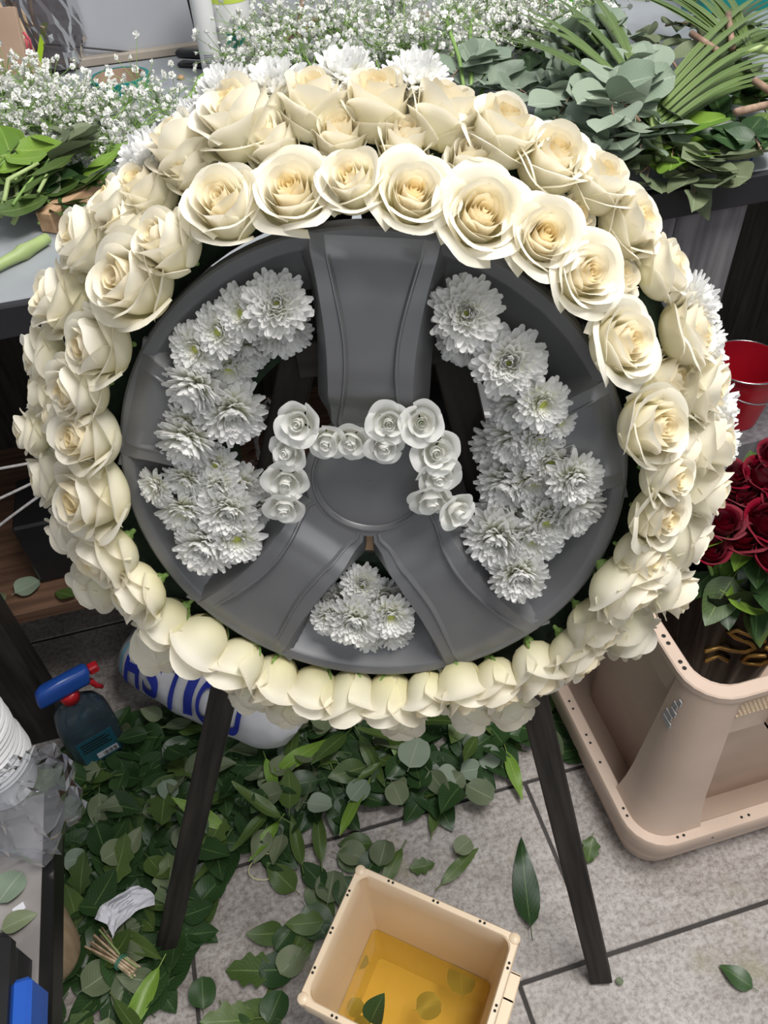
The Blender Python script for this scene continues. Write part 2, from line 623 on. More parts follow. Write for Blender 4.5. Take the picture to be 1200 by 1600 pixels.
# ------------------------------------------------------------------ worktable
TZ = 0.84
TY = 0.866
wt = empty('worktable', loc=(0, TY, 0))
tag(wt, 'long grey-topped worktable with black front edge, strewn with foliage', 'table')
mb = MB()
mb.box((-1.4, 0.004, TZ - 0.03), (2.3, 0.834, TZ), 0.0015)
mb.build('tabletop', M['worktop'], wt, False)
mb = MB()
mb.box((-1.4, -0.006, TZ - 0.040), (2.3, 0.016, TZ - 0.001), 0.002)
mb.build('front_edge', M['black_edge'], wt, False)
for (x0, x1, y0, y1, mat) in ((0.52, 0.62, 0.02, 0.05, 'grey_wood'), (0.6225, 0.727, 0.022, 0.05, 'grey_wood'), (-0.48, -0.41, 0.004, 0.06, 'black_wood'),
                              (-0.48, -0.41, 0.74, 0.80, 'black_wood'), (0.62, 0.727, 0.74, 0.80, 'black_wood'), (1.9, 1.98, 0.01, 0.06, 'black_wood')):
    mb = MB()
    mb.box((x0, y0, 0.0), (x1, y1, TZ - 0.03), 0.002)
    mb.build('leg', M[mat], wt, False)
mb = MB()
mb.box((-1.3, 0.06, 0.26), (0.30, 0.80, 0.285), 0.002)
mb.build('lower_shelf', M['brown_wood'], wt, False)
mb = MB()
mb.box((-1.4, 0.50, 0.0), (2.3, 0.515, TZ - 0.03))
mb.build('back_panel', M['black_wood'], wt, False)

# ------------------------------------------------------------------ wheel frame
WC = Vector((0.0923403, 0.46618689, CAM_H - 0.44857544))
WN = Vector((-0.31964119, -0.91754164, 0.23653087)).normalized()
WU = Vector((0.9443382, -0.32897623, 0.0)).normalized()
WV = WN.cross(WU).normalized()
ROLL = math.radians(3.5)
WR = Matrix((WU, WV, WN)).transposed()
WHEEL = Matrix.Translation(WC) @ WR.to_4x4()


def wp(u, v, w=0.0):
    return WC + WU * u + WV * v + WN * w


def wheel_px(px, py, w=0.0):
    """pixel -> point on the plane parallel to the wheel face, w in front of it"""
    d = ray(px, py)
    o = Vector((0, 0, CAM_H))
    t = (WC + WN * w - o).dot(WN) / d.dot(WN)
    return o + d * t


def wheel_uvw(p):
    d = p - WC
    return d.dot(WU), d.dot(WV), d.dot(WN)


def lerp_tab(tab, x):
    if x <= tab[0][0]:
        return tab[0][1]
    for (a, b), (c, d) in zip(tab, tab[1:]):
        if x <= c:
            t = (x - a) / (c - a)
            return b + (d - b) * t
    return tab[-1][1]


def soft_tab(tab, x):
    return sum(lerp_tab(tab, x + d) * w_ for d, w_ in ((-0.014, 0.1), (-0.009, 0.18), (-0.004, 0.22), (0.004, 0.22), (0.009, 0.18), (0.014, 0.1)))


def smooth_tab(tab, x):
    if x <= tab[0][0]:
        return tab[0][1]
    for (a, b), (c, d) in zip(tab, tab[1:]):
        if x <= c:
            t = (x - a) / (c - a)
            t = t * t * (3 - 2 * t)
            return b + (d - b) * t
    return tab[-1][1]


PANEL = [(0.045, 0.026), (0.065, 0.0225), (0.09, 0.0180), (0.115, 0.0175), (0.135, 0.0195), (0.165, 0.0260), (0.197, 0.0345)]
SHOULD = [(0.045, 0.031), (0.07, 0.0325), (0.10, 0.0320), (0.125, 0.0330), (0.16, 0.0378), (0.193, 0.0455), (0.20, 0.047)]
TOPW = [(0.045, -0.011), (0.062, -0.010), (0.082, 0.004), (0.105, 0.0075), (0.15, 0.0075), (0.185, 0.004), (0.196, 0.0008), (0.203, -0.001)]
LOW = [(0.045, -0.026), (0.150, -0.032), (0.163, -0.029), (0.193, -0.004), (0.203, -0.003)]


def build_spoke(root, ang, r0, name, nr=26):
    mb = MB()
    ca, sa = math.cos(ang), math.sin(ang)
    rows = []
    for i in range(nr + 1):
        r = r0 + (0.200 - r0) * i / nr
        p, s, zt, zl = soft_tab(PANEL, r), soft_tab(SHOULD, r), smooth_tab(TOPW, r), lerp_tab(LOW, r)
        foot = min(s + 0.0125, 0.7265 * r - 0.004)
        s = min(s, foot - 0.0015)
        p = min(p, s - 0.006)
        e = 0.0016 * min(1, max(0, (0.196 - r) / 0.02))
        # panel starts past the hub with a small step down
        k = min(1.0, max(0.0, (r - 0.066) / 0.004)) * min(1.0, max(0.0, (0.192 - r) / 0.03))
        dz = 0.0036 * k
        half = [(foot, zl), (foot - 0.0006, zl + 0.003), (s + 0.0012, zt - 0.0018), (s, zt), (p + 0.0028, zt - 0.0002), (p + 0.0018, zt + e), (p + 0.0006, zt + e),
                (p - 0.0012, zt - dz), (p * 0.5, zt - dz * 1.05)]
        prof = [(-x, z) for x, z in half] + [(0.0, zt - dz * 1.08)] + [(x, z) for x, z in reversed(half)]
        rows.append([(x * ca + r * sa, -x * sa + r * ca, z) for x, z in prof])
    n = len(rows[0])
    v = [q for rw in rows for q in rw]
    f = []
    for i in range(nr):
        for j in range(n - 1):
            f.append((i * n + j, i * n + j + 1, (i + 1) * n + j + 1, (i + 1) * n + j))
    # cut end closed by a face down to the foot
    f.append(tuple(range(n)))
    f = [tuple(reversed(q)) for q in f]
    mb.add(v, f)
    o = mb.build(name, M['silver'], root)
    autosmooth(o, 38)
    return o


wheel = empty('wheel_cover', WHEEL)
tag(wheel, 'silver five-spoke wheel trim with two side spokes cut away, ringed by cream roses', 'wheel trim')
mb = MB()
mb.lathe([(0.198, -0.030), (0.2065, -0.020), (0.2070, -0.006), (0.2055, -0.0012), (0.2035, 0.0), (0.1955, 0.0), (0.1940, -0.0008), (0.1928, -0.0026),
          (0.180, -0.013), (0.168, -0.024), (0.1615, -0.0305), (0.159, -0.0325), (0.160, -0.036), (0.198, -0.036), (0.198, -0.030)], 120)
autosmooth(mb.build('rim', M['silver'], wheel), 30)
for a in (0.0, 144.0, -144.0):
    build_spoke(wheel, math.radians(a) + ROLL, 0.046, 'spoke')
for a in (72.0, -72.0):
    build_spoke(wheel, math.radians(a) + ROLL, 0.156, 'spoke_stub', 10)
mb = MB()
mb.lathe([(0.044, -0.034), (0.0545, -0.030), (0.0560, -0.014), (0.0550, -0.0112), (0.0530, -0.0105), (0.0492, -0.0105), (0.0482, -0.0090),
          (0.0470, -0.0090), (0.0462, -0.0122), (0.0450, -0.0135)], 72)
hub = mb.build('hub', M['silver'], wheel)
autosmooth(hub, 30)
mb = MB()
mb.lathe([(0.0452, -0.0138), (0.043, -0.0132), (0.030, -0.0128), (0.012, -0.0126), (0.0005, -0.0126)], 60)
mb.build('centre_cap', M['silver'], wheel)
mb = MB()
a = PI + ROLL
mb.box((-0.02, -0.085, -0.040), (0.02, -0.045, -0.034))
mb.build('slot_backing', M['slot'], wheel, False)

# foam ring under the roses, and foam pads behind the side pockets
mb = MB()
mb.grid(lambda a, b: Vector(((0.234 + 0.028 * math.cos(2 * PI * b)) * math.cos(2 * PI * a), (0.234 + 0.028 * math.cos(2 * PI * b)) * math.sin(2 * PI * a),
                             -0.046 + 0.022 * math.sin(2 * PI * b))), 72, 12, True)
ring = mb.build('foam_ring', M['foam'])
ring.matrix_world = WHEEL
tag(ring, 'dark green floral foam ring hidden under the cream roses of the wreath', 'foam ring')


def foam_pad(name, a0, a1, r0, r1, label):
    m = MB()
    n = 16
    v, f = [], []
    for i in range(n + 1):
        a = math.radians(a0 + (a1 - a0) * i / n)
        for (r, w_) in ((r0, -0.052), (r1, -0.052), (r1, -0.037), (r0, -0.037)):
            v.append((r * math.sin(a), r * math.cos(a), w_))
    for i in range(n):
        for k in range(4):
            k2 = (k + 1) % 4
            f.append((i * 4 + k, (i + 1) * 4 + k, (i + 1) * 4 + k2, i * 4 + k2))
    f += [(0, 1, 2, 3), (n * 4 + 3, n * 4 + 2, n * 4 + 1, n * 4)]
    m.add(v, f)
    o = m.build(name, M['foam'], None, False)
    o.matrix_world = WHEEL
    return tag(o, label, 'foam pad', 'foam pads behind the wheel trim')


foam_pad('foam_pad', -126, -30, 0.118, 0.185, 'green foam pad holding the white chrysanthemums in the left pocket of the wheel')
foam_pad('foam_pad', 34, 138, 0.118, 0.185, 'green foam pad holding the white chrysanthemums in the right pocket of the wheel')
foam_pad('foam_pad', 166, 201, 0.10, 0.185, 'green foam pad holding the chrysanthemums in the bottom triangular pocket')

# ------------------------------------------------------------------ easel
EW = -0.072          # depth of the easel legs behind the wheel face


def floor_on_plane(px, py, w_):
    p = at_z(px, py, 0.0)
    return p


def beam(name, a, b, wdt, thk, mat, parent=None, side=None):
    a, b = Vector(a), Vector(b)
    z = (b - a)
    L_ = z.length
    z.normalize()
    x = (side - z * side.dot(z)).normalized() if side else z.orthogonal().normalized()
    y = z.cross(x)
    m = MB()
    m.box((-wdt / 2, -thk / 2, 0), (wdt / 2, thk / 2, L_), 0.0015)
    o = m.build(name, mat, parent, False)
    o.matrix_world = Matrix.Translation(a) @ Matrix((x, y, z)).transposed().to_4x4()
    return o


footL = at_z(262, 1478, 0.0)
footR = at_z(938, 1528, 0.0)


def leg_top(foot, px, py):
    p = wheel_px(px, py, EW)
    return p


topL = wheel_px(468, 560, EW)
topR = wheel_px(716, 600, EW)
dL = (topL - footL).normalized()
dR = (topR - footR).normalized()
endL = footL + dL * 1.10
endR = footR + dR * 1.10
easel = empty('easel', loc=(footL + footR) / 2)
tag(easel, 'black stained wooden tripod easel carrying the rose wheel', 'easel')
INV = Matrix.Translation(-(footL + footR) / 2)


def easel_beam(name, a, b, wdt, thk, side):
    o = beam(name, a, b, wdt, thk, M['black_wood'], None, side)
    mw = o.matrix_world.copy()
    o.parent = easel
    o.matrix_world = INV @ mw
    return o


easel_beam('leg', footL + Vector((0, 0, 0.004)), endL, 0.030, 0.020, WU)
easel_beam('leg', footR + Vector((0, 0, 0.004)), endR, 0.030, 0.020, WU)
apex = (endL + endR) / 2 - WN * 0.02
rear = Vector((0.33, 0.99, 0.0))
easel_beam('rear_leg', rear, apex, 0.028, 0.020, WU)
la, lb = footL + dL * 0.60, footR + dR * 0.60
easel_beam('ledge', la + WN * 0.02 - (lb - la).normalized() * 0.01, lb + WN * 0.02 + (lb - la).normalized() * 0.01, 0.03, 0.02, WN)
easel_beam('crossbar', footL + dL * 0.97 + WN * 0.02, footR + dR * 0.97 + WN * 0.02, 0.03, 0.02, WV)


# ------------------------------------------------------------------ roses
def rose_petal(phi0, width, R, h, flare, curl, point, seed, s_n=12, t_n=10, base_r=0.10, close=0.0):
    rnd = random.Random(seed)
    ph1, ph2 = rnd.uniform(0, 6.28), rnd.uniform(0, 6.28)
    wob = rnd.uniform(0.012, 0.030)
    asym = rnd.uniform(0.05, 0.11)
    h = h * (rnd.uniform(0.95, 1.05) if R < 0.6 else rnd.uniform(0.86, 1.06))
    tipshift = rnd.uniform(-0.3, 0.3)
    rollL, rollR = rnd.uniform(0.2, 1.3), rnd.uniform(0.2, 1.3)
    notch = rnd.uniform(0.0, 0.05)
    v, uv = [], []
    for j in range(t_n + 1):
        t = j / t_n
        for i in range(s_n + 1):
            s = -1 + 2 * i / s_n
            ss = min(1.0, abs(s - tipshift * (1 - s * s)))
            top = 1 - 0.15 * ss ** 4 - 0.10 * ss ** 2 - point * 0.20 * ss ** 1.2
            tt = t * top
            x = min(1.0, tt / 0.52)
            cup = math.sqrt(max(0.0, 1 - (1 - x) ** 2))
            r = R * (base_r + (1 - base_r) * cup)
            up = max(0.0, tt - 0.5) / 0.5
            r *= 1 - close * 0.55 * up
            r += flare * up ** 1.6
            z = h * (tt - 0.10 * flare * up ** 2)
            # the lip rolls outward and over
            lip = max(0.0, (t - 0.72) / 0.28)
            ang = lip ** 1.5 * curl * 1.5
            r += 0.10 * curl * (1 - math.cos(ang)) + 0.09 * lip * curl
            z -= 0.10 * curl * (ang - math.sin(ang)) + 0.05 * lip ** 2 * curl
            # side edges of the petal curl back too
            eg = max(0.0, (abs(s) - 0.62) / 0.38) ** 1.5 * min(1, tt * 1.8)
            r += eg * 0.055 * (rollL if s < 0 else rollR) * (0.15 + curl * 0.8)
            r *= 1 + asym * s * min(1, tt * 1.6)
            r += wob * math.sin(3.1 * s + ph1) * tt + wob * 0.7 * math.sin(7 * s + 3 * tt + ph2) * tt * t
            z += wob * 0.9 * math.sin(5 * s + ph2) * t * t - notch * math.exp(-((s - tipshift) / 0.18) ** 2) * t ** 6
            wv = math.sqrt(max(0.02, 1 - (1 - min(1.0, tt / 0.55 + 0.10)) ** 2))
            wv *= 1 - 0.22 * up * (0.3 + flare)
            phi = phi0 + s * width / 2 * wv
            v.append((r * math.cos(phi), r * math.sin(phi), z))
            uv.append(((s + 1) / 2, tt))
    f = []
    W = s_n + 1
    for j in range(t_n):
        for i in range(s_n):
            a = j * W + i
            f.append((a, a + 1, a + W + 1, a + W))
    return v, f, uv


def rose_heart(seed, h=1.15, turns=2.4, r1=0.24):
    rnd = random.Random(seed)
    v, uv, f = [], [], []
    n, m = 46, 5
    for j in range(m + 1):
        t = j / m
        for i in range(n + 1):
            q = i / n
            th = 2 * PI * turns * q
            r = (0.02 + r1 * q ** 0.85) * (0.45 + 0.55 * math.sin(PI / 2 * min(1, t * 1.5)))
            r *= 1 - 0.10 * t
            hh = h * (0.90 + 0.10 * q) + 0.035 * math.sin(th * 1.45 + seed)
            z = 0.2 + (hh - 0.2) * t
            v.append((r * math.cos(th), r * math.sin(th), z))
            uv.append((q, 0.35 + 0.65 * t))
    W = n + 1
    for j in range(m):
        for i in range(n):
            a = j * W + i
            f.append((a, a + 1, a + W + 1, a + W))
    return v, f, uv


def rose_variant(layers, seed, mats, heart=(1.15, 2.4, 0.24), sepals=True, prefix='rose'):
    """returns list of (part name, mesh)"""
    rnd = random.Random(seed)
    out = []
    hm, im, om = mats
    v, f, uv = rose_heart(seed, *heart)
    out.append(('heart', mk_mesh(prefix + '_heart', v, f, hm, True, uv)))
    ph = rnd.uniform(0, 6.28)
    for li, (n, R, h, flare, curl, point, width, close) in enumerate(layers):
        ph += rnd.uniform(0.4, 1.1)
        for k in range(n):
            v, f, uv = rose_petal(ph + 2 * PI * k / n + rnd.uniform(-0.14, 0.14), math.radians(width), R * rnd.uniform(0.96, 1.04), h, flare * rnd.uniform(0.7, 1.3),
                                  curl, point, rnd.random(), close=close)
            out.append(('petal', mk_mesh(prefix + '_petal', v, f, im if li < len(layers) // 2 else om, True, uv)))
    if sepals:
        m = MB()
        m.lathe([(0.06, -0.26), (0.07, -0.20), (0.075, -0.14), (0.14, -0.08), (0.18, 0.0), (0.15, 0.05)], 10)
        out.append(('stem', m.mesh(prefix + '_stem', M['calyx'])))
        for k in range(2):
            a = ph + k * PI * 0.9 + rnd.uniform(-0.2, 0.2)
            bend = rnd.uniform(0.0, 0.25)
            m = MB()

            def sp(u, t, a=a, bend=bend):
                wd = 0.09 * (1 - t) ** 0.7 * (0.6 + 0.8 * t)
                r = 0.20 + 0.36 * math.sin(t * 1.5) + bend * 0.3 * t * t
                z = -0.05 + 0.22 * t + 0.10 * t * t
                p = Vector((r, (u - 0.5) * 2 * wd, z))
                return Matrix.Rotation(a, 3, 'Z') @ p
            m.grid(sp, 2, 5)
            out.append(('sepal', m.mesh(prefix + '_sepal', M['calyx'])))
    return out


MATS = (M['rose_heart'], M['rose_in'], M['rose_out'])
# layer: count, radius, height, flare, curl, pointiness, angular width deg, close
OPEN = [(3, 0.31, 1.20, 0.02, 0.15, 0.1, 165, 0.12), (3, 0.42, 1.22, 0.04, 0.30, 0.1, 160, 0.08), (4, 0.55, 1.21, 0.08, 0.5, 0.1, 140, 0.02),
        (5, 0.69, 1.17, 0.12, 0.8, 0.15, 122, 0.0), (5, 0.82, 1.04, 0.20, 1.1, 0.4, 112, 0.0)]
HALF = [(3, 0.29, 1.28, 0.0, 0.12, 0.1, 165, 0.22), (3, 0.40, 1.33, 0.02, 0.25, 0.1, 165, 0.14), (4, 0.53, 1.35, 0.04, 0.5, 0.2, 145, 0.04),
        (4, 0.67, 1.30, 0.09, 0.9, 0.45, 135, 0.0), (4, 0.79, 1.07, 0.13, 0.85, 0.85, 124, 0.0)]
BUD = [(3, 0.31, 1.50, 0.0, 0.1, 0.1, 165, 0.32), (3, 0.45, 1.56, 0.0, 0.25, 0.2, 165, 0.22), (4, 0.59, 1.55, 0.03, 0.55, 0.35, 145, 0.10),
       (4, 0.71, 1.36, 0.08, 0.8, 0.7, 132, 0.02), (3, 0.79, 0.98, 0.06, 0.7, 0.8, 125, 0.0)]
TALL = [(3, 0.30, 1.46, 0.0, 0.1, 0.1, 165, 0.28), (3, 0.44, 1.54, 0.0, 0.3, 0.2, 165, 0.16), (3, 0.60, 1.54, 0.06, 0.8, 0.4, 160, 0.02),
        (3, 0.76, 1.36, 0.14, 1.0, 0.55, 150, 0.0)]
ROSES = {'tall': [rose_variant(TALL, s, MATS, (1.44, 2.2, 0.25)) for s in (101, 103, 107)],
         'open': [rose_variant(OPEN, s, MATS, (1.19, 2.6, 0.27)) for s in (11, 23, 37)],
         'half': [rose_variant(HALF, s, MATS, (1.27, 2.4, 0.25)) for s in (41, 53, 67)],
         'bud': [rose_variant(BUD, s, MATS, (1.48, 2.2, 0.25)) for s in (71, 83, 89)]}


def frame_from_axis(axis, spin):
    z = Vector(axis).normalized()
    x = z.orthogonal().normalized()
    q = Quaternion(z, spin)
    x = q @ x
    y = z.cross(x)
    return Matrix((x, y, z)).transposed()


def put_flower(name, parts, base, axis, scale, spin, label, cat, group, tall=1.0):
    root = empty(name, Matrix.Translation(base) @ frame_from_axis(axis, spin).to_4x4() @ Matrix.Diagonal((scale, scale, scale * tall, 1.0)))
    for pn, me in parts:
        link(pn, me, root)
    return tag(root, label, cat, group)


ORD = ['zero', 'first', 'second', 'third', 'fourth', 'fifth', 'sixth', 'seventh', 'eighth', 'ninth', 'tenth', 'eleventh', 'twelfth', 'thirteenth', 'fourteenth',
       'fifteenth', 'sixteenth', 'seventeenth', 'eighteenth', 'nineteenth', 'twentieth']
for t in ('twenty', 'thirty', 'forty'):
    if t != 'twenty':
        ORD.append({'thirty': 'thirtieth', 'forty': 'fortieth'}[t])
    for u in ORD[1:10]:
        ORD.append(t + '-' + u)

# (px, py, radius px, kind, tilt deg)  inner row: blooms standing on the front of the ring
INNER = [(352, 322, 66, 'half', 44), (455, 300, 64, 'open', 42), (550, 285, 56, 'half', 48), (645, 303, 58, 'open', 40), (752, 335, 66, 'open', 40),
         (850, 370, 58, 'open', 42), (915, 428, 58, 'open', 42), (975, 535, 62, 'open', 45), (1020, 668, 64, 'half', 40), (1042, 742, 50, 'half', 46),
         (1030, 806, 54, 'open', 46), (1000, 868, 44, 'bud', 46), (978, 918, 66, 'half', 46), (932, 978, 50, 'half', 46), (905, 1022, 50, 'open', 52),
         (842, 1046, 48, 'tall', 50), (780, 1068, 44, 'tall', 50), (724, 1074, 46, 'tall', 50), (668, 1086, 40, 'tall', 50), (610, 1094, 46, 'tall', 58),
         (550, 1090, 46, 'tall', 58), (490, 1082, 44, 'tall', 58), (430, 1064, 44, 'tall', 58), (368, 1041, 48, 'tall', 50), (308, 1008, 53, 'tall', 50),
         (258, 974, 44, 'tall', 58), (212, 925, 56, 'half', 40), (165, 868, 60, 'half', 40), (142, 775, 72, 'half', 40), (135, 682, 64, 'half', 40),
         (122, 610, 58, 'half', 40), (152, 540, 64, 'half', 40), (205, 440, 76, 'half', 36), (262, 382, 58, 'bud', 50)]
# middle and outer rows: blooms on the flank and back of the ring, seen from the side
OUTER = [(375, 185, 74, 'half', 66), (490, 165, 60, 'bud', 80), (590, 165, 60, 'bud', 74), (690, 180, 60, 'bud', 78), (785, 205, 64, 'half', 66),
         (862, 250, 62, 'half', 60), (935, 285, 56, 'half', 66), (985, 350, 58, 'half', 66), (1035, 420, 52, 'half', 72), (1078, 518, 58, 'open', 66),
         (1095, 605, 58, 'half', 66), (1100, 690, 56, 'bud', 66), (1095, 762, 52, 'bud', 66), (1072, 840, 52, 'half', 66), (1045, 920, 48, 'bud', 66),
         (985, 985, 46, 'half', 74), (800, 1104, 36, 'half', 74), (735, 1112, 34, 'bud', 76), (632, 1126, 34, 'half', 78), (452, 1106, 34, 'half', 76), (392, 1084, 34, 'half', 76), (248, 1008, 44, 'bud', 74), (150, 915, 44, 'half', 64), (112, 835, 44, 'half', 64),
         (78, 745, 46, 'half', 64), (50, 675, 38, 'half', 64), (70, 612, 40, 'half', 64), (68, 555, 46, 'half', 64), (95, 465, 58, 'half', 64),
         (135, 375, 58, 'half', 64), (185, 318, 52, 'half', 64), (285, 235, 60, 'bud', 78), (230, 300, 50, 'bud', 66), (300, 268, 44, 'bud', 60)]


def clockpos(p):
    u, v, _ = wheel_uvw(p)
    return (math.degrees(math.atan2(u, v)) + 360) % 360


def place_roses(lst, w_c, row):
    items = []
    for (px, py, rp, kind, tilt) in lst:
        c = wheel_px(px, py, w_c - 0.016 * min(1, max(0, (tilt - 50) / 22)) - (0.010 if py > 960 else 0.0))
        items.append((clockpos(c), c, rp, kind, tilt, 1.16 if py > 960 else 1.0))
    items.sort(key=lambda q: q[0])
    for i, (ang, c, rp, kind, tilt, tall) in enumerate(items):
        u, v, _ = wheel_uvw(c)
        er = (WU * u + WV * v).normalized()
        tl = math.radians(tilt + random.uniform(-6, 6))
        ax = WN * math.cos(tl) + er * math.sin(tl)
        ax = (ax + er.cross(WN) * random.uniform(-0.20, 0.20)).normalized()
        dist = (c - Vector((0, 0, CAM_H))).dot(Vector((MX[0][2], MX[1][2], MX[2][2])))
        r = rp * dist / F * (1.04 if row == 'inner' else 1.08)
        base = c - ax * r * tall * {'open': 0.72, 'half': 0.72, 'bud': 0.80, 'tall': 0.80}[kind]
        desc = {'open': 'wide open cream rose', 'half': 'half open cream rose', 'bud': 'barely open cream rose', 'tall': 'tall cream rose with folded outer petals'}[kind]
        lab = '%s, %s row of wreath, %s clockwise from the top' % (desc, row, ORD[i + 1])
        put_flower('cream_rose', random.choice(ROSES[kind]), base, ax, r, random.uniform(0, 6.28), lab, 'rose', 'cream roses of the %s row' % row, tall)


MIDDLE = [(425, 222, 46, 'bud', 66), (530, 215, 46, 'bud', 66), (632, 225, 46, 'bud', 66), (735, 255, 44, 'bud', 64), (885, 350, 46, 'bud', 62), (955, 440, 44, 'bud', 62),
          (1035, 592, 46, 'bud', 64), (1062, 705, 42, 'bud', 68), (1030, 885, 42, 'bud', 76), (100, 655, 40, 'bud', 70), (130, 830, 40, 'bud', 76), (205, 355, 44, 'bud', 64)]
place_roses(INNER, 0.018, 'inner')
place_roses(MIDDLE, -0.006, 'middle')
place_roses(OUTER, -0.018, 'outer')


# ------------------------------------------------------------------ chrysanthemums
def floret(mb, az, el, ln, wd, curl, r0, z0, roll):
    n = 5
    v, uv, f = [], [], []
    R = Matrix.Rotation(az, 3, 'Z')
    x, z = r0, z0
    e = el
    for j in range(n + 1):
        t = j / n
        w_ = wd * (0.65 + 0.85 * math.sin(PI * min(1, 0.15 + 0.72 * t))) * (1.0 if j < n else 0.62)
        cup = 0.35 * w_
        nx, nz = -math.sin(e), math.cos(e)
        for s in (-1, 0, 1):
            v.append(R @ Vector((x + nx * cup * abs(s), s * w_ * 0.5 + roll * t * 0.05, z + nz * cup * abs(s))))
            uv.append(((s + 1) / 2, 0.1 + 0.9 * t))
        x += math.cos(e) * ln / n
        z += math.sin(e) * ln / n
        e += curl / n
    for j in range(n):
        for i in range(2):
            a = j * 3 + i
            f.append((a, a + 1, a + 4, a + 3))
    mb.add(v, f, uv)


def mum_variant(seed, layers, disc_r, disc_z):
    rnd = random.Random(seed)
    out = []
    for li, (n, el, ln, wd, curl, r0, z0) in enumerate(layers):
        mb = MB()
        off = rnd.uniform(0, 6.28)
        for k in range(n):
            floret(mb, off + 2 * PI * k / n + rnd.uniform(-0.10, 0.10), math.radians(el + rnd.uniform(-9, 9)), ln * rnd.uniform(0.86, 1.1), wd * rnd.uniform(0.85, 1.1),
                   math.radians(curl + rnd.uniform(-15, 15)), r0, z0 + rnd.uniform(-0.02, 0.02), rnd.uniform(-1, 1))
        out.append(('floret_ring', mb.mesh('floret_ring', M['mum'])))
    mb = MB()
    mb.grid(lambda a, b: Vector((disc_r * math.sin(b * PI / 2) * math.cos(2 * PI * a), disc_r * math.sin(b * PI / 2) * math.sin(2 * PI * a),
                                 disc_z + disc_r * 0.45 * math.cos(b * PI / 2) - (0.06 * disc_r if b < 0.2 else 0))), 12, 5, True)
    for k in range(26):
        a, r = k * 2.4, disc_r * math.sqrt((k + 0.5) / 26)
        c = Vector((r * math.cos(a), r * math.sin(a), disc_z + disc_r * 0.42 * math.sqrt(max(0, 1 - (r / disc_r) ** 2))))
        s = disc_r * 0.10
        mb.add([c + Vector((s, 0, 0)), c + Vector((-s / 2, s * .87, 0)), c + Vector((-s / 2, -s * .87, 0)), c + Vector((0, 0, s * 2.4))], [(0, 1, 3), (1, 2, 3), (2, 0, 3)])
    out.append(('disc', mb.mesh('disc', M['mum_disc'])))
    mb = MB()
    mb.tube([(0, 0, -0.75), (0, 0, 0.1)], [0.05, 0.07], 6)
    out.append(('stem', mb.mesh('stem', M['stem'])))
    return out


FULL = [(22, -12, 0.94, 0.20, 35, 0.08, 0.06), (24, 0, 0.95, 0.20, 38, 0.08, 0.10), (24, 12, 0.92, 0.20, 42, 0.08, 0.14), (23, 24, 0.85, 0.19, 45, 0.08, 0.18),
        (22, 36, 0.76, 0.18, 48, 0.08, 0.22), (19, 47, 0.64, 0.16, 48, 0.08, 0.25), (16, 58, 0.50, 0.13, 45, 0.08, 0.28), (13, 68, 0.36, 0.10, 40, 0.08, 0.30)]
DAISY = [(20, -6, 0.90, 0.22, 25, 0.12, 0.08), (21, 6, 0.88, 0.22, 28, 0.12, 0.11), (20, 18, 0.80, 0.21, 34, 0.13, 0.14), (19, 32, 0.64, 0.18, 40, 0.14, 0.17),
         (17, 46, 0.46, 0.13, 45, 0.15, 0.20), (15, 60, 0.28, 0.09, 40, 0.16, 0.22)]
MUMS = {'full': [mum_variant(s, FULL, 0.10, 0.30) for s in (3, 5, 8)], 'daisy': [mum_variant(s, DAISY, 0.16, 0.20) for s in (13, 17)]}

# px, py, radius px, kind, height of bloom in front of the wheel face, facing (u, v)
POCKET_L = [(432, 475, 50, 'full', 0.014, (0.15, 0.45)), (374, 490, 42, 'daisy', 0.012, (-0.2, 0.15)), (338, 520, 40, 'daisy', 0.012, (-0.1, 0.1)), (302, 547, 42, 'daisy', 0.010, (-0.2, 0.1)),
            (445, 522, 46, 'full', -0.012, (0.5, -0.6)), (388, 548, 42, 'full', -0.014, (0.4, -0.6)), (358, 580, 42, 'daisy', -0.008, (0.2, -0.3)),
            (300, 612, 46, 'full', 0.010, (-0.3, -0.5)), (362, 650, 52, 'full', 0.002, (0.4, -0.2)), (286, 664, 32, 'daisy', 0.006, (-0.2, -0.2)), (290, 696, 46, 'full', 0.010, (-0.2, -0.5)),
            (335, 730, 36, 'daisy', 0.0, (0.1, 0.2)), (237, 762, 30, 'daisy', 0.012, (-0.5, 0.1)), (288, 756, 34, 'daisy', 0.008, (-0.1, -0.3)), (338, 768, 40, 'daisy', 0.006, (0.0, -0.1)),
            (376, 765, 40, 'full', -0.012, (0.6, 0.0)), (285, 806, 44, 'daisy', 0.010, (-0.1, -0.3)), (355, 802, 46, 'full', 0.010, (0.1, 0.0)), (318, 858, 46, 'full', 0.014, (-0.1, -0.1)),
            (370, 846, 42, 'daisy', 0.014, (0.3, 0.0)), (404, 800, 34, 'full', -0.020, (0.6, -0.2))]
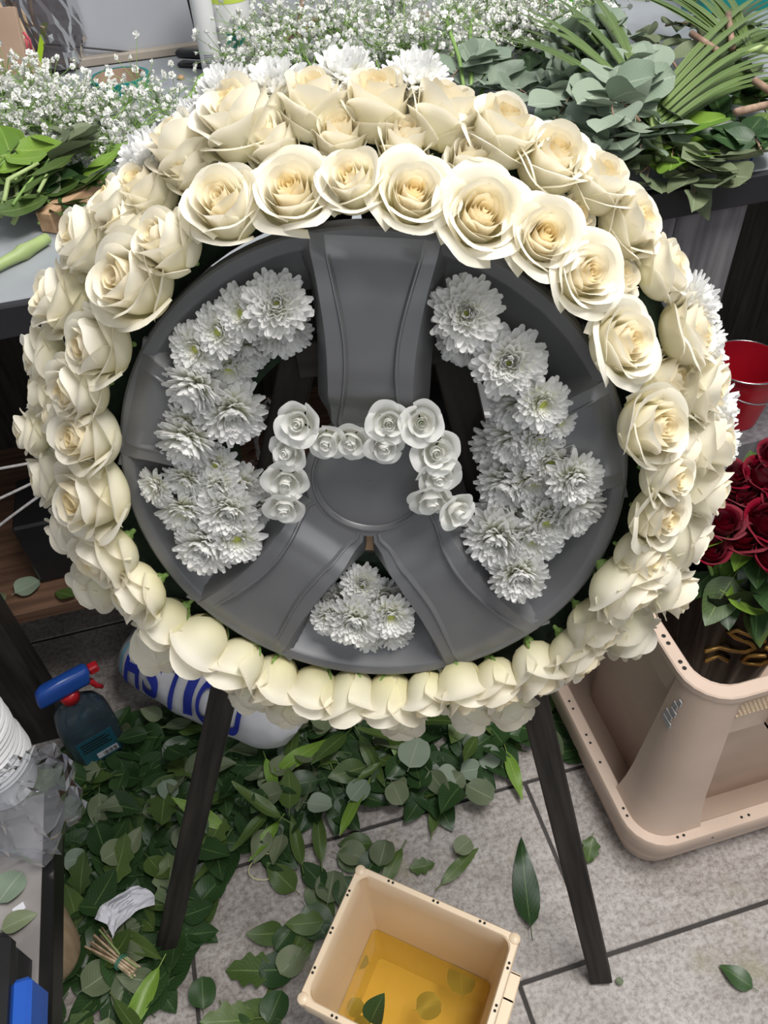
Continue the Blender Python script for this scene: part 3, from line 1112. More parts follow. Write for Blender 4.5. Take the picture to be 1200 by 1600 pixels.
POCKET_R = [(728, 490, 54, 'full', 0.014, (0.0, 0.35)), (722, 538, 46, 'full', -0.010, (-0.4, -0.6)), (795, 567, 54, 'full', 0.012, (0.0, 0.25)), (850, 634, 42, 'daisy', 0.016, (0.2, 0.1)),
            (808, 640, 48, 'full', -0.004, (-0.5, -0.3)), (878, 662, 26, 'daisy', 0.008, (0.4, 0.0)), (845, 690, 42, 'daisy', 0.004, (0.1, -0.1)), (802, 692, 46, 'full', -0.006, (-0.4, -0.4)),
            (862, 726, 40, 'daisy', 0.004, (0.1, -0.2)), (900, 752, 42, 'full', 0.020, (0.2, 0.0)), (835, 758, 44, 'daisy', -0.002, (0.0, -0.4)), (778, 705, 44, 'full', -0.022, (-0.5, -0.3)),
            (790, 762, 46, 'full', -0.012, (-0.4, -0.3)), (902, 798, 48, 'full', 0.002, (0.4, -0.4)), (855, 820, 42, 'daisy', 0.008, (0.0, -0.1)), (892, 816, 36, 'daisy', 0.002, (0.2, -0.3)),
            (775, 846, 50, 'full', 0.006, (-0.3, 0.0)), (830, 848, 46, 'daisy', 0.008, (0.0, -0.2)), (812, 902, 44, 'full', 0.016, (0.0, 0.0)), (785, 805, 42, 'full', -0.014, (-0.4, -0.1)),
            (738, 836, 34, 'full', -0.018, (-0.5, 0.0))]
POCKET_B = [(553, 974, 42, 'full', 0.008, (0.0, 0.1)), (512, 970, 32, 'daisy', 0.004, (-0.3, 0.0)), (612, 968, 37, 'daisy', 0.006, (0.2, 0.0)), (566, 915, 32, 'full', -0.016, (0.0, 0.5)),
            (600, 934, 30, 'full', -0.016, (0.3, 0.2)), (616, 995, 28, 'full', -0.010, (0.2, -0.4)), (527, 938, 28, 'full', -0.020, (-0.2, 0.3)), (576, 1000, 28, 'full', -0.010, (0.0, -0.5))]
BACK = [(345, 136, 46, 'full', -0.050, (-0.8, 2.2)), (428, 128, 52, 'full', -0.052, (-0.4, 2.2)), (535, 112, 52, 'full', -0.052, (0, 2.2)), (648, 116, 52, 'full', -0.052, (0.2, 2.2)),
        (222, 245, 52, 'full', -0.050, (-1.6, 1.6)), (1092, 478, 50, 'full', -0.052, (2.0, 0.7)), (1105, 545, 50, 'full', -0.052, (2.1, 0.5)), (1122, 640, 50, 'full', -0.052, (2.2, 0.1)),
        (300, 185, 44, 'full', -0.055, (-1.2, 2.0)), (1125, 700, 46, 'full', -0.055, (2.2, -0.2))]


def place_mums(lst, where, start):
    for i, (px, py, rp, kind, w_c, (fu, fv)) in enumerate(lst):
        c = wheel_px(px, py, w_c)
        dist = (c - Vector((0, 0, CAM_H))).dot(Vector((MX[0][2], MX[1][2], MX[2][2])))
        r = rp * dist / F
        ax = (WN + WU * (fu + random.uniform(-.06, .06)) + WV * (fv + random.uniform(-.06, .06))).normalized()
        r *= 1.12
        base = c - ax * r * 0.40
        desc = {'full': 'full white chrysanthemum', 'daisy': 'white chrysanthemum with yellow-green eye'}[kind]
        yield (c, base, ax, r, kind, desc)


def mums_in(lst, where):
    rows = list(place_mums(lst, where, 0))
    order = sorted(range(len(rows)), key=lambda k: -wheel_uvw(rows[k][0])[1])
    for rank, k in enumerate(order):
        c, base, ax, r, kind, desc = rows[k]
        lab = '%s in %s, %s from the top' % (desc, where, ORD[rank + 1])
        put_flower('chrysanthemum', random.choice(MUMS[kind]), base, ax, r, random.uniform(0, 6.28), lab, 'chrysanthemum', 'white chrysanthemums in the wheel')


mums_in(POCKET_L, 'the left pocket of the wheel')
mums_in(POCKET_R, 'the right pocket of the wheel')
mums_in(POCKET_B, 'the bottom triangular pocket')
mums_in(BACK, 'the wreath edge behind the roses')

# ------------------------------------------------------------------ small foam roses around the hub
FOAMR = [(3, 0.28, 0.95, 0.03, 0.2, 0.0, 160, 0.2), (3, 0.50, 0.92, 0.12, 0.5, 0.0, 140, 0.0), (4, 0.74, 0.74, 0.28, 0.8, 0.0, 112, 0.0)]
FROSES = [rose_variant(FOAMR, s, (M['foam_rose'],) * 3, (1.0, 1.7, 0.26), False, 'foam_rose') for s in (5, 9, 14)]
mb = MB()
mb.tube([(0, 0, -0.9), (0, 0, 0.15)], [0.05, 0.16], 6)
FSTEM = ('stem', mb.mesh('foam_rose_stem', M['calyx']))
mb = MB()
for k in range(5):
    a = 2 * PI * k / 5
    mb.add([(0.1 * math.cos(a - .5), 0.1 * math.sin(a - .5), 0.05), (0.1 * math.cos(a + .5), 0.1 * math.sin(a + .5), 0.05), (0.45 * math.cos(a), 0.45 * math.sin(a), 0.03)], [(0, 1, 2)])
FCAL = ('calyx', mb.mesh('foam_rose_calyx', M['calyx']))
HUBR = [(466, 662, 28, (-0.1, 0.25)), (450, 705, 25, (-0.4, 0.0)), (447, 752, 28, (0.1, -0.1)), (445, 792, 26, (0.0, -0.35)), (510, 690, 25, (0.0, -0.2)), (548, 690, 25, (0.0, -0.15)),
        (600, 696, 26, (0.1, -0.2)), (608, 661, 27, (0.1, 0.2)), (659, 661, 28, (0.1, 0.35)), (681, 706, 30, (0.2, 0.2)), (684, 742, 28, (0.3, -0.3)), (675, 780, 28, (0.1, -0.45)),
        (714, 798, 25, (0.7, -0.1))]
where = ['leftmost at the top left corner of the arch', 'second down the left side of the arch', 'third down the left side of the arch', 'at the foot of the left side of the arch',
         'first from the left on the lower row over the hub', 'second from the left on the lower row over the hub', 'third from the left on the lower row over the hub',
         'raised on the crossbar beside the right corner', 'at the top right corner of the arch', 'second down the right side of the arch', 'third down the right side of the arch',
         'fourth down the right side of the arch', 'turned sideways at the foot of the right side']
for (px, py, rp, (fu, fv)), wh in zip(HUBR, where):
    c = wheel_px(px, py, 0.012)
    dist = (c - Vector((0, 0, CAM_H))).dot(Vector((MX[0][2], MX[1][2], MX[2][2])))
    r = rp * dist / F
    ax = (WN + WU * fu + WV * fv).normalized()
    put_flower('foam_rose', random.choice(FROSES) + [FSTEM, FCAL], c - ax * r * 0.55, ax, r * 1.20, random.uniform(0, 6.28),
               'small white foam rose ' + wh, 'foam rose', 'foam roses around the hub')
# the wire that the little roses are tied to
pts = [wheel_px(x, y, -0.006) for (x, y) in ((447, 800), (445, 752), (455, 705), (470, 668), (510, 680), (548, 680), (600, 680), (630, 662), (660, 665), (680, 706), (683, 742), (690, 780), (716, 800))]
mb = MB()
mb.tube(pts, 0.0016, 6)
tag(mb.build('florist_wire', M['stem']), 'thin green wire stringing the small white foam roses together', 'wire')

# ------------------------------------------------------------------ leaves
def w_round(t):
    return 0.47 * math.sqrt(max(0.0, 1 - (2 * t - 1) ** 2)) ** 0.9


def w_ovate(t):
    return 0.31 * math.sin(PI * min(1, t ** 0.72)) ** 0.85


def w_lance(t):
    return 0.125 * math.sin(PI * t ** 0.8) ** 0.9


def w_blade(t):
    return 0.075 * math.sin(PI * (0.08 + 0.92 * t ** 0.7)) ** 0.7


def w_lobed(t):
    return 0.36 * math.sin(PI * min(1, t ** 0.8)) ** 0.8 * (0.84 + 0.16 * math.cos(t * 7 * PI))


def leaf_geo(wf, nt=9, fold=0.22, bend=0.25, twist=0.0, ruffle=0.02, seed=0, petiole=0.16):
    rnd = random.Random(seed)
    p1 = rnd.uniform(0, 6)
    v, uv, f = [], [], []
    S = (-1.0, -0.5, 0.0, 0.5, 1.0)
    for j in range(nt + 1):
        t = j / nt
        w_ = wf(t) if 0 < j < nt else 0.004
        for s in S:
            y = s * w_
            z = fold * abs(y) + bend * (t - 0.45) ** 2 * 0.8 + ruffle * math.sin(9 * t + p1 + 2 * s) * abs(s) + twist * y * (t - 0.5)
            v.append((t, y, z))
            uv.append(((s + 1) / 2, t))
    for j in range(nt):
        for i in range(4):
            a = j * 5 + i
            f.append((a, a + 1, a + 6, a + 5))
    if petiole:
        z0 = bend * 0.45 ** 2 * 0.8
        b = len(v)
        for (x, zz) in ((-petiole, z0 + 0.02), (0.02, z0)):
            for (dy, dz) in ((-0.012, 0), (0.012, 0), (0, 0.016)):
                v.append((x, dy, zz + dz))
                uv.append((0.5, 0.0))
        f += [(b, b + 1, b + 4, b + 3), (b + 1, b + 2, b + 5, b + 4), (b + 2, b, b + 3, b + 5)]
    return v, f, uv


def leaf_set(wf, mat, n, **kw):
    out = []
    for k in range(n):
        kk = dict(kw)
        kk['bend'] = random.uniform(-0.35, 0.5)
        kk['fold'] = random.uniform(0.0, 0.4)
        kk['twist'] = random.uniform(-0.5, 0.5)
        v, f, uv = leaf_geo(wf, seed=random.random(), **kk)
        out.append(mk_mesh('leaf', v, f, mat, True, uv))
    return out


LEAF = {'euc': leaf_set(w_round, M['leaf_euc'], 6), 'sage': leaf_set(w_round, M['leaf_sage'], 5), 'oval_sage': leaf_set(w_ovate, M['leaf_sage'], 5),
        'dark': leaf_set(w_ovate, M['leaf_dark'], 6), 'darkround': leaf_set(w_round, M['leaf_dark'], 4), 'mid': leaf_set(w_ovate, M['leaf_mid'], 5), 'lance': leaf_set(w_lance, M['leaf_bright'], 5),
        'lance_mid': leaf_set(w_lance, M['leaf_mid'], 4), 'lobed': leaf_set(w_lobed, M['leaf_mid'], 4, nt=18), 'blade': leaf_set(w_blade, M['leaf_mid'], 3), 'bright': leaf_set(w_ovate, M['leaf_bright'], 4)}


def in_poly(x, y, poly):
    c = False
    n = len(poly)
    for i in range(n):
        x1, y1 = poly[i]
        x2, y2 = poly[(i + 1) % n]
        if (y1 > y) != (y2 > y) and x < (x2 - x1) * (y - y1) / (y2 - y1) + x1:
            c = not c
    return c


KINDS = {'dark': ('dark_leaf', 'dark green oval leaf fallen in the litter on the tiled floor', (0.055, 0.085)),
         'darkround': ('dark_round_leaf', 'dark green rounded leaf fallen in the litter on the tiled floor', (0.045, 0.065)),
         'sage': ('sage_leaf', 'dull sage green round leaf fallen in the litter on the tiled floor', (0.042, 0.06)),
         'oval_sage': ('oval_sage_leaf', 'dull sage green oval leaf fallen in the litter on the tiled floor', (0.05, 0.07)),
         'mid': ('green_leaf', 'mid green oval leaf fallen in the litter on the tiled floor', (0.055, 0.08)),
         'lance': ('narrow_leaf', 'bright green narrow leaf fallen in the litter on the tiled floor', (0.09, 0.13)),
         'lance_mid': ('slender_leaf', 'mid green slender leaf fallen in the litter on the tiled floor', (0.09, 0.12)),
         'lobed': ('lobed_leaf', 'green lobed leaf fallen in the litter on the tiled floor', (0.07, 0.095)),
         'euc': ('eucalyptus_leaf', 'pale grey-green eucalyptus leaf fallen in the litter on the tiled floor', (0.04, 0.05))}
WEIGHTS = ['dark'] * 9 + ['darkround'] * 4 + ['sage'] * 5 + ['oval_sage'] * 5 + ['mid'] * 4 + ['lance'] * 2 + ['lance_mid'] * 3 + ['lobed'] * 3 + ['euc'] * 1


def to_floor(poly):
    return [tuple(at_z(x, y, 0.0).xy) for x, y in poly]


HEAP = to_floor([(110, 1170), (330, 1090), (560, 1020), (850, 1040), (868, 1190), (800, 1150), (745, 1205), (690, 1265), (620, 1250), (560, 1255), (470, 1275), (420, 1345),
                 (345, 1330), (325, 1420), (270, 1480), (262, 1600), (60, 1620), (80, 1330)])
SPARSE = to_floor([(470, 1360), (545, 1330), (640, 1300), (700, 1290), (640, 1350), (550, 1350), (500, 1480), (445, 1600), (290, 1620), (300, 1560), (400, 1570), (430, 1480)])


def sample(poly, n, mind):
    xs = [p[0] for p in poly]
    ys = [p[1] for p in poly]
    out = []
    tries = 0
    while len(out) < n and tries < n * 60:
        tries += 1
        x, y = random.uniform(min(xs), max(xs)), random.uniform(min(ys), max(ys))
        if in_poly(x, y, poly) and all((x - a) ** 2 + (y - b) ** 2 > mind ** 2 for a, b in out):
            out.append((x, y))
    return out


def drop_leaf(kind, x, y, z, size=None, rz=None, tilt=0.25, label=None, group='leaf litter on the floor'):
    nm, lab, (a, b) = KINDS[kind]
    s = size or random.uniform(a, b) * 0.88
    o = link(nm, random.choice(LEAF[kind]), None, (x, y, z), None, s)
    o.rotation_euler = (random.uniform(-tilt, tilt), random.uniform(-tilt, tilt), random.uniform(0, 6.28) if rz is None else rz)
    if not label:
        if x < -0.28:
            zone = 'left of the left easel leg'
        elif y > 0.62:
            zone = 'under the wreath'
        elif x < -0.08 and y > 0.44:
            zone = 'by the left easel leg'
        elif y < 0.47:
            zone = 'beside the water bucket'
        else:
            zone = 'in front of the wreath'
        lab = lab.replace('in the litter on the tiled floor', 'in the floor litter ' + zone)
    return tag(o, label or lab, 'leaf', None if label else group)


# loose under-layer of the heap, too many and too buried to count
mb = MB()
for (x, y) in sample(HEAP, 620, 0.006):
    k = random.choice(['dark', 'darkround', 'sage', 'mid', 'dark', 'oval_sage'])
    me = random.choice(LEAF['dark'])
    s = random.uniform(0.05, 0.08)
    R_ = Matrix.Translation((x, y, random.uniform(0.004, 0.012))) @ Matrix.Rotation(random.uniform(0, 6.28), 4, 'Z') @ Matrix.Rotation(random.uniform(-.2, .2), 4, 'X') @ Matrix.Scale(s, 4)
    uvl = me.uv_layers[0].data
    uvs = [(0.5, 0.5)] * len(me.vertices)
    for lp in me.loops:
        uvs[lp.vertex_index] = tuple(uvl[lp.index].uv)
    mb.add([R_ @ v.co for v in me.vertices], [tuple(p.vertices) for p in me.polygons], uvs)
tag(mb.build('leaf_litter', M['leaf_dark']), 'dark bottom layer of the leaf litter heaped on the tiled floor', 'leaf litter', kind='stuff')
for i, (x, y) in enumerate(sample(HEAP, 285, 0.014)):
    drop_leaf(random.choice(WEIGHTS), x, y, 0.010 + 0.022 * random.random(), tilt=0.5)
for (x, y) in sample(SPARSE, 30, 0.02):
    drop_leaf(random.choice(['dark', 'mid', 'lance_mid', 'sage', 'darkround', 'lobed']), x, y, 0.006 + 0.008 * random.random(), tilt=0.15)


def one_leaf(kind, a, b, label, z=0.006):
    """a single leaf lying from base pixel a to tip pixel b on the floor"""
    p, q = at_z(*a, 0.0), at_z(*b, 0.0)
    d = q - p
    return drop_leaf(kind, p.x, p.y, z, d.length, math.atan2(d.y, d.x), 0.05, label)


o = one_leaf('lance', (828, 1452), (812, 1302), 'long dark green strap leaf lying alone between bucket and easel leg')
o.data = LEAF['dark'][0]
o.scale = (o.scale[0] * 0.92, o.scale[1] * 0.46, o.scale[2])
o = one_leaf('dark', (1175, 1545), (1122, 1510), 'small dark green ribbed leaf alone on the bare tile at lower right')
one_leaf('lance_mid', (690, 1385), (748, 1325), 'cut slender leaf behind the corner of the water bucket', 0.012)
one_leaf('sage', (712, 1340), (735, 1318), 'small round sage leaf lying across a cut slender leaf', 0.02)
one_leaf('lobed', (640, 1400 - 40), (680, 1352), 'torn green leaf behind the rim of the water bucket')
one_leaf('sage', (728, 1240), (770, 1262), 'large round sage leaf at the front edge of the leaf heap', 0.03)
one_leaf('euc', (640, 1215), (655, 1168), 'pale upright eucalyptus leaf in the middle of the leaf heap', 0.035)
one_leaf('lance', (790, 1180), (815, 1258), 'twisted narrow green leaf at the right end of the leaf heap', 0.02)
one_leaf('lobed', (925, 1310), (918, 1352), 'wavy green leaf scrap beside the right easel leg')
one_leaf('sage', (962, 1530), (972, 1540), 'tiny pale leaf scrap by the foot of the right easel leg')
one_leaf('lance', (440, 1290), (392, 1355), 'bright yellow-green narrow leaf at the lower front of the heap', 0.02)
one_leaf('lance', (420, 1200), (440, 1265), 'bright narrow leaf standing up in the leaf heap', 0.035)
one_leaf('lance', (430, 1225), (520, 1165), 'long bright green leaf slanting across the top of the heap', 0.035)
one_leaf('lance_mid', (560, 1235), (600, 1205), 'slim green leaf at the centre of the leaf heap', 0.035)
one_leaf('euc', (550, 1265), (575, 1235), 'pale grey-green leaf facing up at the heap front', 0.035)
one_leaf('bright' if 'bright' in KINDS else 'mid', (300, 1450), (345, 1410), 'green leaf behind the left easel leg on the tile')
# looped raffia strand
mb = MB()
c = at_z(412, 1355, 0.012)
mb.tube([c + Vector((0.024 * math.cos(a), 0.020 * math.sin(a), 0.004 * math.sin(2 * a))) for a in [0.5 + k * 0.42 for k in range(13)]], 0.0012, 5)
tag(mb.build('raffia_strand', M['straw']), 'looped strand of pale raffia on the floor in front of the leaf heap', 'raffia')

# ------------------------------------------------------------------ plastic containers


def rrect(x0, y0, x1, y1, rad, z, n=6):
    pts = []
    for cx, cy, a0 in ((x1 - rad, y0 + rad, -PI / 2), (x1 - rad, y1 - rad, 0), (x0 + rad, y1 - rad, PI / 2), (x0 + rad, y0 + rad, PI)):
        for k in range(n + 1):
            a = a0 + PI / 2 * k / n
            pts.append(Vector((cx + rad * math.cos(a), cy + rad * math.sin(a), z)))
    return pts


def loft(mb, loops, close_end=False, cap0=False):
    n = len(loops[0])
    v = [p for l in loops for p in l]
    f = []
    for j in range(len(loops) - 1):
        for i in range(n):
            i2 = (i + 1) % n
            f.append((j * n + i, j * n + i2, (j + 1) * n + i2, (j + 1) * n + i))
    if cap0:
        f.append(tuple(range(n - 1, -1, -1)))
    if close_end:
        f.append(tuple((len(loops) - 1) * n + i for i in range(n)))
    mb.add(v, f)


crate = empty('flower_crate', loc=(0.425, 0.362, 0.0))
tag(crate, 'beige plastic flower crate with wide rounded corner posts and tray foot', 'crate')
CW, CD, CHH = 0.50, 0.40, 0.40


def inset(d, z, rad):
    return rrect(d, d, CW - d, CD - d, max(0.004, rad - d), z)


mb = MB()
loft(mb, [inset(0.016, 0.0, 0.06), inset(0.012, 0.004, 0.06), inset(0.010, 0.030, 0.06), inset(0.004, 0.034, 0.06), inset(0.003, 0.052, 0.06), inset(0.0, 0.056, 0.06),
          inset(0.0, 0.088, 0.06), inset(0.0015, 0.090, 0.06), inset(0.020, 0.090, 0.06), inset(0.022, 0.088, 0.06), inset(0.024, 0.02, 0.06)], True, True)
autosmooth(mb.build('tray', M['crate'], crate), 40)
mb = MB()
loft(mb, [inset(0.075, 0.02, 0.11), inset(0.062, CHH - 0.02, 0.11), inset(0.062, CHH - 0.004, 0.11), inset(0.066, CHH - 0.004, 0.11), inset(0.08, 0.03, 0.11)], True)
autosmooth(mb.build('inner_wall', M['crate'], crate), 40)
mb = MB()
loft(mb, [inset(0.062, CHH - 0.008, 0.10), inset(0.044, CHH - 0.008, 0.10), inset(0.042, CHH - 0.006, 0.10), inset(0.042, CHH + 0.004, 0.10), inset(0.044, CHH + 0.006, 0.10),
          inset(0.060, CHH + 0.006, 0.10), inset(0.062, CHH + 0.004, 0.10), inset(0.062, CHH - 0.008, 0.10)])
autosmooth(mb.build('rim', M['crate'], crate), 40)


def corner_post(cx, cy):
    """wide rounded post at a corner, open towards the crate inside"""
    mb = MB()
    rows = []
    for q in range(9):
        t = q / 8
        d = 0.024 + (0.046 - 0.024) * t
        z = 0.088 + (CHH - 0.008 - 0.088) * t
        fl = 0.010 * max(0, 1 - t * 6)
        d -= fl
        rad = 0.048
        L_ = 0.105 - 0.004 * t
        prof = [(L_, 0.010 + d), (L_, d)]
        prof += [(d + rad + (L_ - d - rad) * k / 3, d) for k in (2, 1)]
        prof += [(d + rad - rad * math.sin(a), d + rad - rad * math.cos(a)) for a in [PI / 2 * k / 8 for k in range(9)]]
        prof += [(d, d + rad + (L_ - d - rad) * k / 3) for k in (1, 2)]
        prof += [(d, L_), (d + 0.010, L_)]
        rows.append([Vector(((CW - x) if cx else x, (CD - y) if cy else y, z)) for x, y in prof])
    n = len(rows[0])
    v = [p for r in rows for p in r]
    f = [(j * n + i, j * n + i + 1, (j + 1) * n + i + 1, (j + 1) * n + i) for j in range(8) for i in range(n - 1)]
    mb.add(v, f)
    return autosmooth(mb.build('corner_post', M['crate'], crate), 40)


for cx in (0, 1):
    for cy in (0, 1):
        corner_post(cx, cy)
for (a, b) in (((0.10, 0.048, 0.30), (0.40, 0.062, CHH - 0.008)), ((0.10, CD - 0.062, 0.30), (0.40, CD - 0.048, CHH - 0.008)), ((0.048, 0.10, 0.34), (0.062, 0.30, CHH - 0.008)),
               ((CW - 0.062, 0.10, 0.34), (CW - 0.048, 0.30, CHH - 0.008))):
    mb = MB()
    mb.box(a, b, 0.002)
    mb.build('band', M['crate'], crate, False)
mb = MB()
for z0, z1 in ((0.375, 0.384), (0.335, 0.342), (0.298, 0.306)):
    mb.box((0.165, 0.036, z0), (0.36, 0.050, z1), 0.0015)
for x in (0.165, 0.352):
    mb.box((x, 0.036, 0.298), (x + 0.008, 0.050, 0.384), 0.0015)
mb.build('handle', M['crate'], crate, False)
mb = MB()
for i in range(9):
    for j in range(6):
        x = 0.108 + i * 0.006 + (0.003 if j % 2 else 0)
        z = 0.345 + j * 0.006
        mb.box((x, 0.0466, z), (x + 0.0045, 0.049, z + 0.0035))
mb.build('raised_emblem', M['bucket'], crate, False)
mb = MB()
for (x, y) in [(0.052, 0.14), (0.052, 0.152), (0.052, 0.30), (0.16, 0.052), (0.174, 0.052), (0.32, 0.052), (0.052, 0.10), (0.052, 0.11)]:
    mb.disc((x, y, CHH + 0.0066), (0, 0, 1), 0.003, 8)
for (x, y) in [(0.010, 0.06), (0.010, 0.072), (0.010, 0.15), (0.010, 0.185), (0.010, 0.20), (0.010, 0.25), (0.010, 0.265), (0.010, 0.32), (0.065, 0.010), (0.075, 0.010), (0.17, 0.010), (0.182, 0.010), (0.30, 0.010), (0.312, 0.010)]:
    mb.disc((x, y, 0.0906), (0, 0, 1), 0.0022, 8)
for (x, z) in [(0.23, 0.075), (0.245, 0.075), (0.12, 0.075)]:
    mb.disc((x, -0.0006, z), (0, -1, 0), 0.002, 8)
mb.build('rim_holes', M['dark'], crate, False)
# old torn sticker on the corner post
mb = MB()
for k in range(5):
    y0 = 0.030 + 0.003 * (k % 2)
    z0 = 0.305 + k * 0.013
    xd = 0.024 + 0.022 * (z0 - 0.088) / 0.304 + 0.0007
    mb.box((xd - 0.0016, y0 + 0.045, z0), (xd + 0.0002, y0 + 0.063 - 0.003 * k, z0 + 0.010))
mb.build('sticker_scrap', M['grey_plastic'], crate, False)

# black sleeve with gold script standing in the crate
SB = Vector((0.66, 0.60, 0.032))
bq = empty('rose_bouquet', loc=SB)
tag(bq, 'bouquet of dark red roses in a black gold-lettered sleeve, standing in the crate', 'bouquet')


def sleeve_pt(a, b):
    r = 0.055 + 0.045 * b
    th = 2 * PI * a
    fold = 0.010 * math.sin(7 * th) * b + 0.006 * math.sin(13 * th + 3 * b)
    return Vector(((r + fold) * 1.15 * math.cos(th), (r + fold) * math.sin(th), 0.40 * b + 0.012 * math.sin(5 * th) * b))


mb = MB()
mb.grid(sleeve_pt, 64, 14, True)
slv = mb.build('sleeve', M['sleeve'], bq)


def sleeve_front(u, v):
    """u along the front (metres), v height -> point just outside the sleeve"""
    b = v / 0.40
    a = (-PI / 2 + u / 0.09) / (2 * PI)
    p = sleeve_pt(a % 1.0, b)
    return p + Vector((p.x, p.y, 0)).normalized() * 0.0025


def script(pts, rad):
    m = MB()
    m.tube([sleeve_front(u, v) for u, v in pts], rad, 5)
    return m


loops_ = [[(-0.058, 0.262), (-0.048, 0.257), (-0.036, 0.258), (-0.024, 0.264), (-0.017, 0.273), (-0.024, 0.280), (-0.038, 0.280), (-0.046, 0.284), (-0.040, 0.292), (-0.026, 0.293), (-0.014, 0.290)],
          [(-0.008, 0.268), (-0.018, 0.256), (-0.022, 0.246), (-0.015, 0.240), (-0.006, 0.248), (0.0, 0.262), (-0.004, 0.276), (-0.012, 0.282)],
          [(0.006, 0.284), (0.010, 0.270), (0.014, 0.262), (0.020, 0.272), (0.026, 0.282)], [(-0.055, 0.240), (-0.045, 0.238), (-0.034, 0.239)]]
for q in loops_:
    q = [(-0.02 + (u + 0.02) * 1.45, 0.27 + (v - 0.265) * 1.45) for u, v in q]
    script(q, 0.0036).build('gold_script', M['gold'], slv)
RED = [rose_variant([(3, 0.30, 1.15, 0.0, 0.15, 0.1, 165, 0.2), (4, 0.46, 1.2, 0.03, 0.3, 0.1, 150, 0.1), (5, 0.62, 1.15, 0.08, 0.5, 0.1, 125, 0.0), (5, 0.80, 1.0, 0.16, 0.8, 0.1, 120, 0.0)],
                    s, (M['red_rose'],) * 3, (1.15, 2.4, 0.26), True, 'red_rose') for s in (91, 97)]
reds = [(1105, 838, 30), (1125, 795, 34), (1150, 745, 36), (1185, 720, 34), (1155, 812, 42), (1195, 795, 40), (1170, 770, 40), (1140, 720, 30), (1200, 845, 34), (1225, 760, 40), (1240, 820, 40), (1205, 690, 32)]
for i, (px, py, rp) in enumerate(reds):
    c = at_z(px + 6, py + 22, 0.53 - 0.00035 * (py - 760) + 0.01 * (i % 2))
    ax = Vector((random.uniform(-.25, .25), -0.30 + random.uniform(-.2, .2), 1.0)).normalized()
    r = rp * 0.92 / F
    rt = empty('red_rose', Matrix.Translation(c - SB - ax * r * 0.7) @ frame_from_axis(ax, random.uniform(0, 6)).to_4x4() @ Matrix.Scale(r * 1.05, 4), parent=bq)
    rt.matrix_world = Matrix.Translation(c - SB - ax * r * 0.7) @ frame_from_axis(ax, random.uniform(0, 6)).to_4x4() @ Matrix.Scale(r * 1.05, 4)
    m = MB()
    for nm, me in RED[i % 2]:
        pass
    for nm, me in RED[i % 2]:
        link(nm, me, rt)
    mb = MB()
    b0 = c - SB - ax * r
    mb.tube([Vector((b0.x * 0.25, b0.y * 0.25, 0.06)), b0 * 0.5 + Vector((b0.x * .2, b0.y * .2, 0.16)), b0], 0.003, 5)
    mb.build('rose_stem', M['stem'], bq)
for i in range(46):
    a = random.uniform(0, 6.28)
    z = random.uniform(0.36, 0.475)
    rr = random.uniform(0.03, 0.085)
    kind = random.choice(['dark', 'mid', 'dark', 'bright'])
    o = link('leaf', random.choice(LEAF[kind]), bq, (rr * math.cos(a), rr * math.sin(a), z), (random.uniform(-.5, .5), random.uniform(-0.1, 0.9), a), random.uniform(0.05, 0.085))
for (px, py, qx, qy, z) in ((1130, 930, 1195, 960, 0.43), (1125, 900, 1140, 985, 0.42), (1175, 880, 1160, 930, 0.44), (1110, 920, 1120, 975, 0.41)):
    p, q = at_z(px, py, z) - SB, at_z(qx, qy, z - 0.03) - SB
    d = q - p
    o = link('leaf', random.choice(LEAF['bright' if px == 1130 else 'dark']), bq, p, None, d.length)
    o.rotation_euler = (0, -math.asin(d.z / d.length), math.atan2(d.y, d.x))

# water bucket in front
BZ = 0.26
A0, A1, A2 = at_z(560, 1350, BZ), at_z(815, 1462, BZ), at_z(462, 1565, BZ)
bx_ = (A1 - A0).normalized()
by_ = (A2 - A0).normalized()
by_ = (by_ - bx_ * by_.dot(bx_)).normalized()
BWX, BWY = (A1 - A0).length, (A2 - A0).length
# local frame: x along the back rim, y towards the back, origin at front-left
bmat = Matrix.Translation(A2 - Vector((0, 0, BZ))) @ Matrix((bx_, -by_, Vector((0, 0, 1)))).transposed().to_4x4()
bucket = empty('water_bucket', bmat)
tag(bucket, 'cream plastic flower bucket half full of amber water, at the bottom edge', 'bucket')


def bl(d, z, rad=0.012):
    return rrect(d, d, BWX - d, BWY - d, rad, z, 4)


def taper(z):
    return 0.003 + 0.018 * (1 - z / BZ)


mb = MB()
loft(mb, [bl(taper(0), 0.0), bl(taper(0.235), 0.235), bl(0.0, 0.237), bl(0.0, BZ - 0.002), bl(0.0015, BZ), bl(0.0075, BZ), bl(0.009, BZ - 0.002), bl(0.010, 0.22, 0.008),
          bl(taper(0.10) + 0.008, 0.10, 0.007), bl(taper(0.012) + 0.008, 0.012, 0.006)], True, True)
autosmooth(mb.build('body', M['bucket'], bucket), 40)
for (x, y) in ((0.0, 0.0), (BWX, 0.0), (0, BWY), (BWX, BWY)):
    mb = MB()
    mb.lathe([(0.0001, BZ - 0.012), (0.0068, BZ - 0.012), (0.0068, BZ + 0.0002), (0.006, BZ + 0.0012), (0.0001, BZ + 0.0014)], 12, mat=Matrix.Translation((x + (0.006 if x == 0 else -0.006), y + (0.006 if y == 0 else -0.006), 0)))
    mb.build('corner_cap', M['bucket'], bucket)
mb = MB()
for t in (0.22, 0.5, 0.78):
    for e in (-0.0028, 0.0028):
        for (x, y) in ((BWX * t + e, BWY - 0.004), (BWX * t + e, 0.004), (0.004, BWY * t + e), (BWX - 0.004, BWY * t + e)):
            mb.disc((x, y, BZ + 0.0004), (0, 0, 1), 0.0017, 8)
mb.build('rim_holes', M['dark'], bucket, False)
mb = MB()
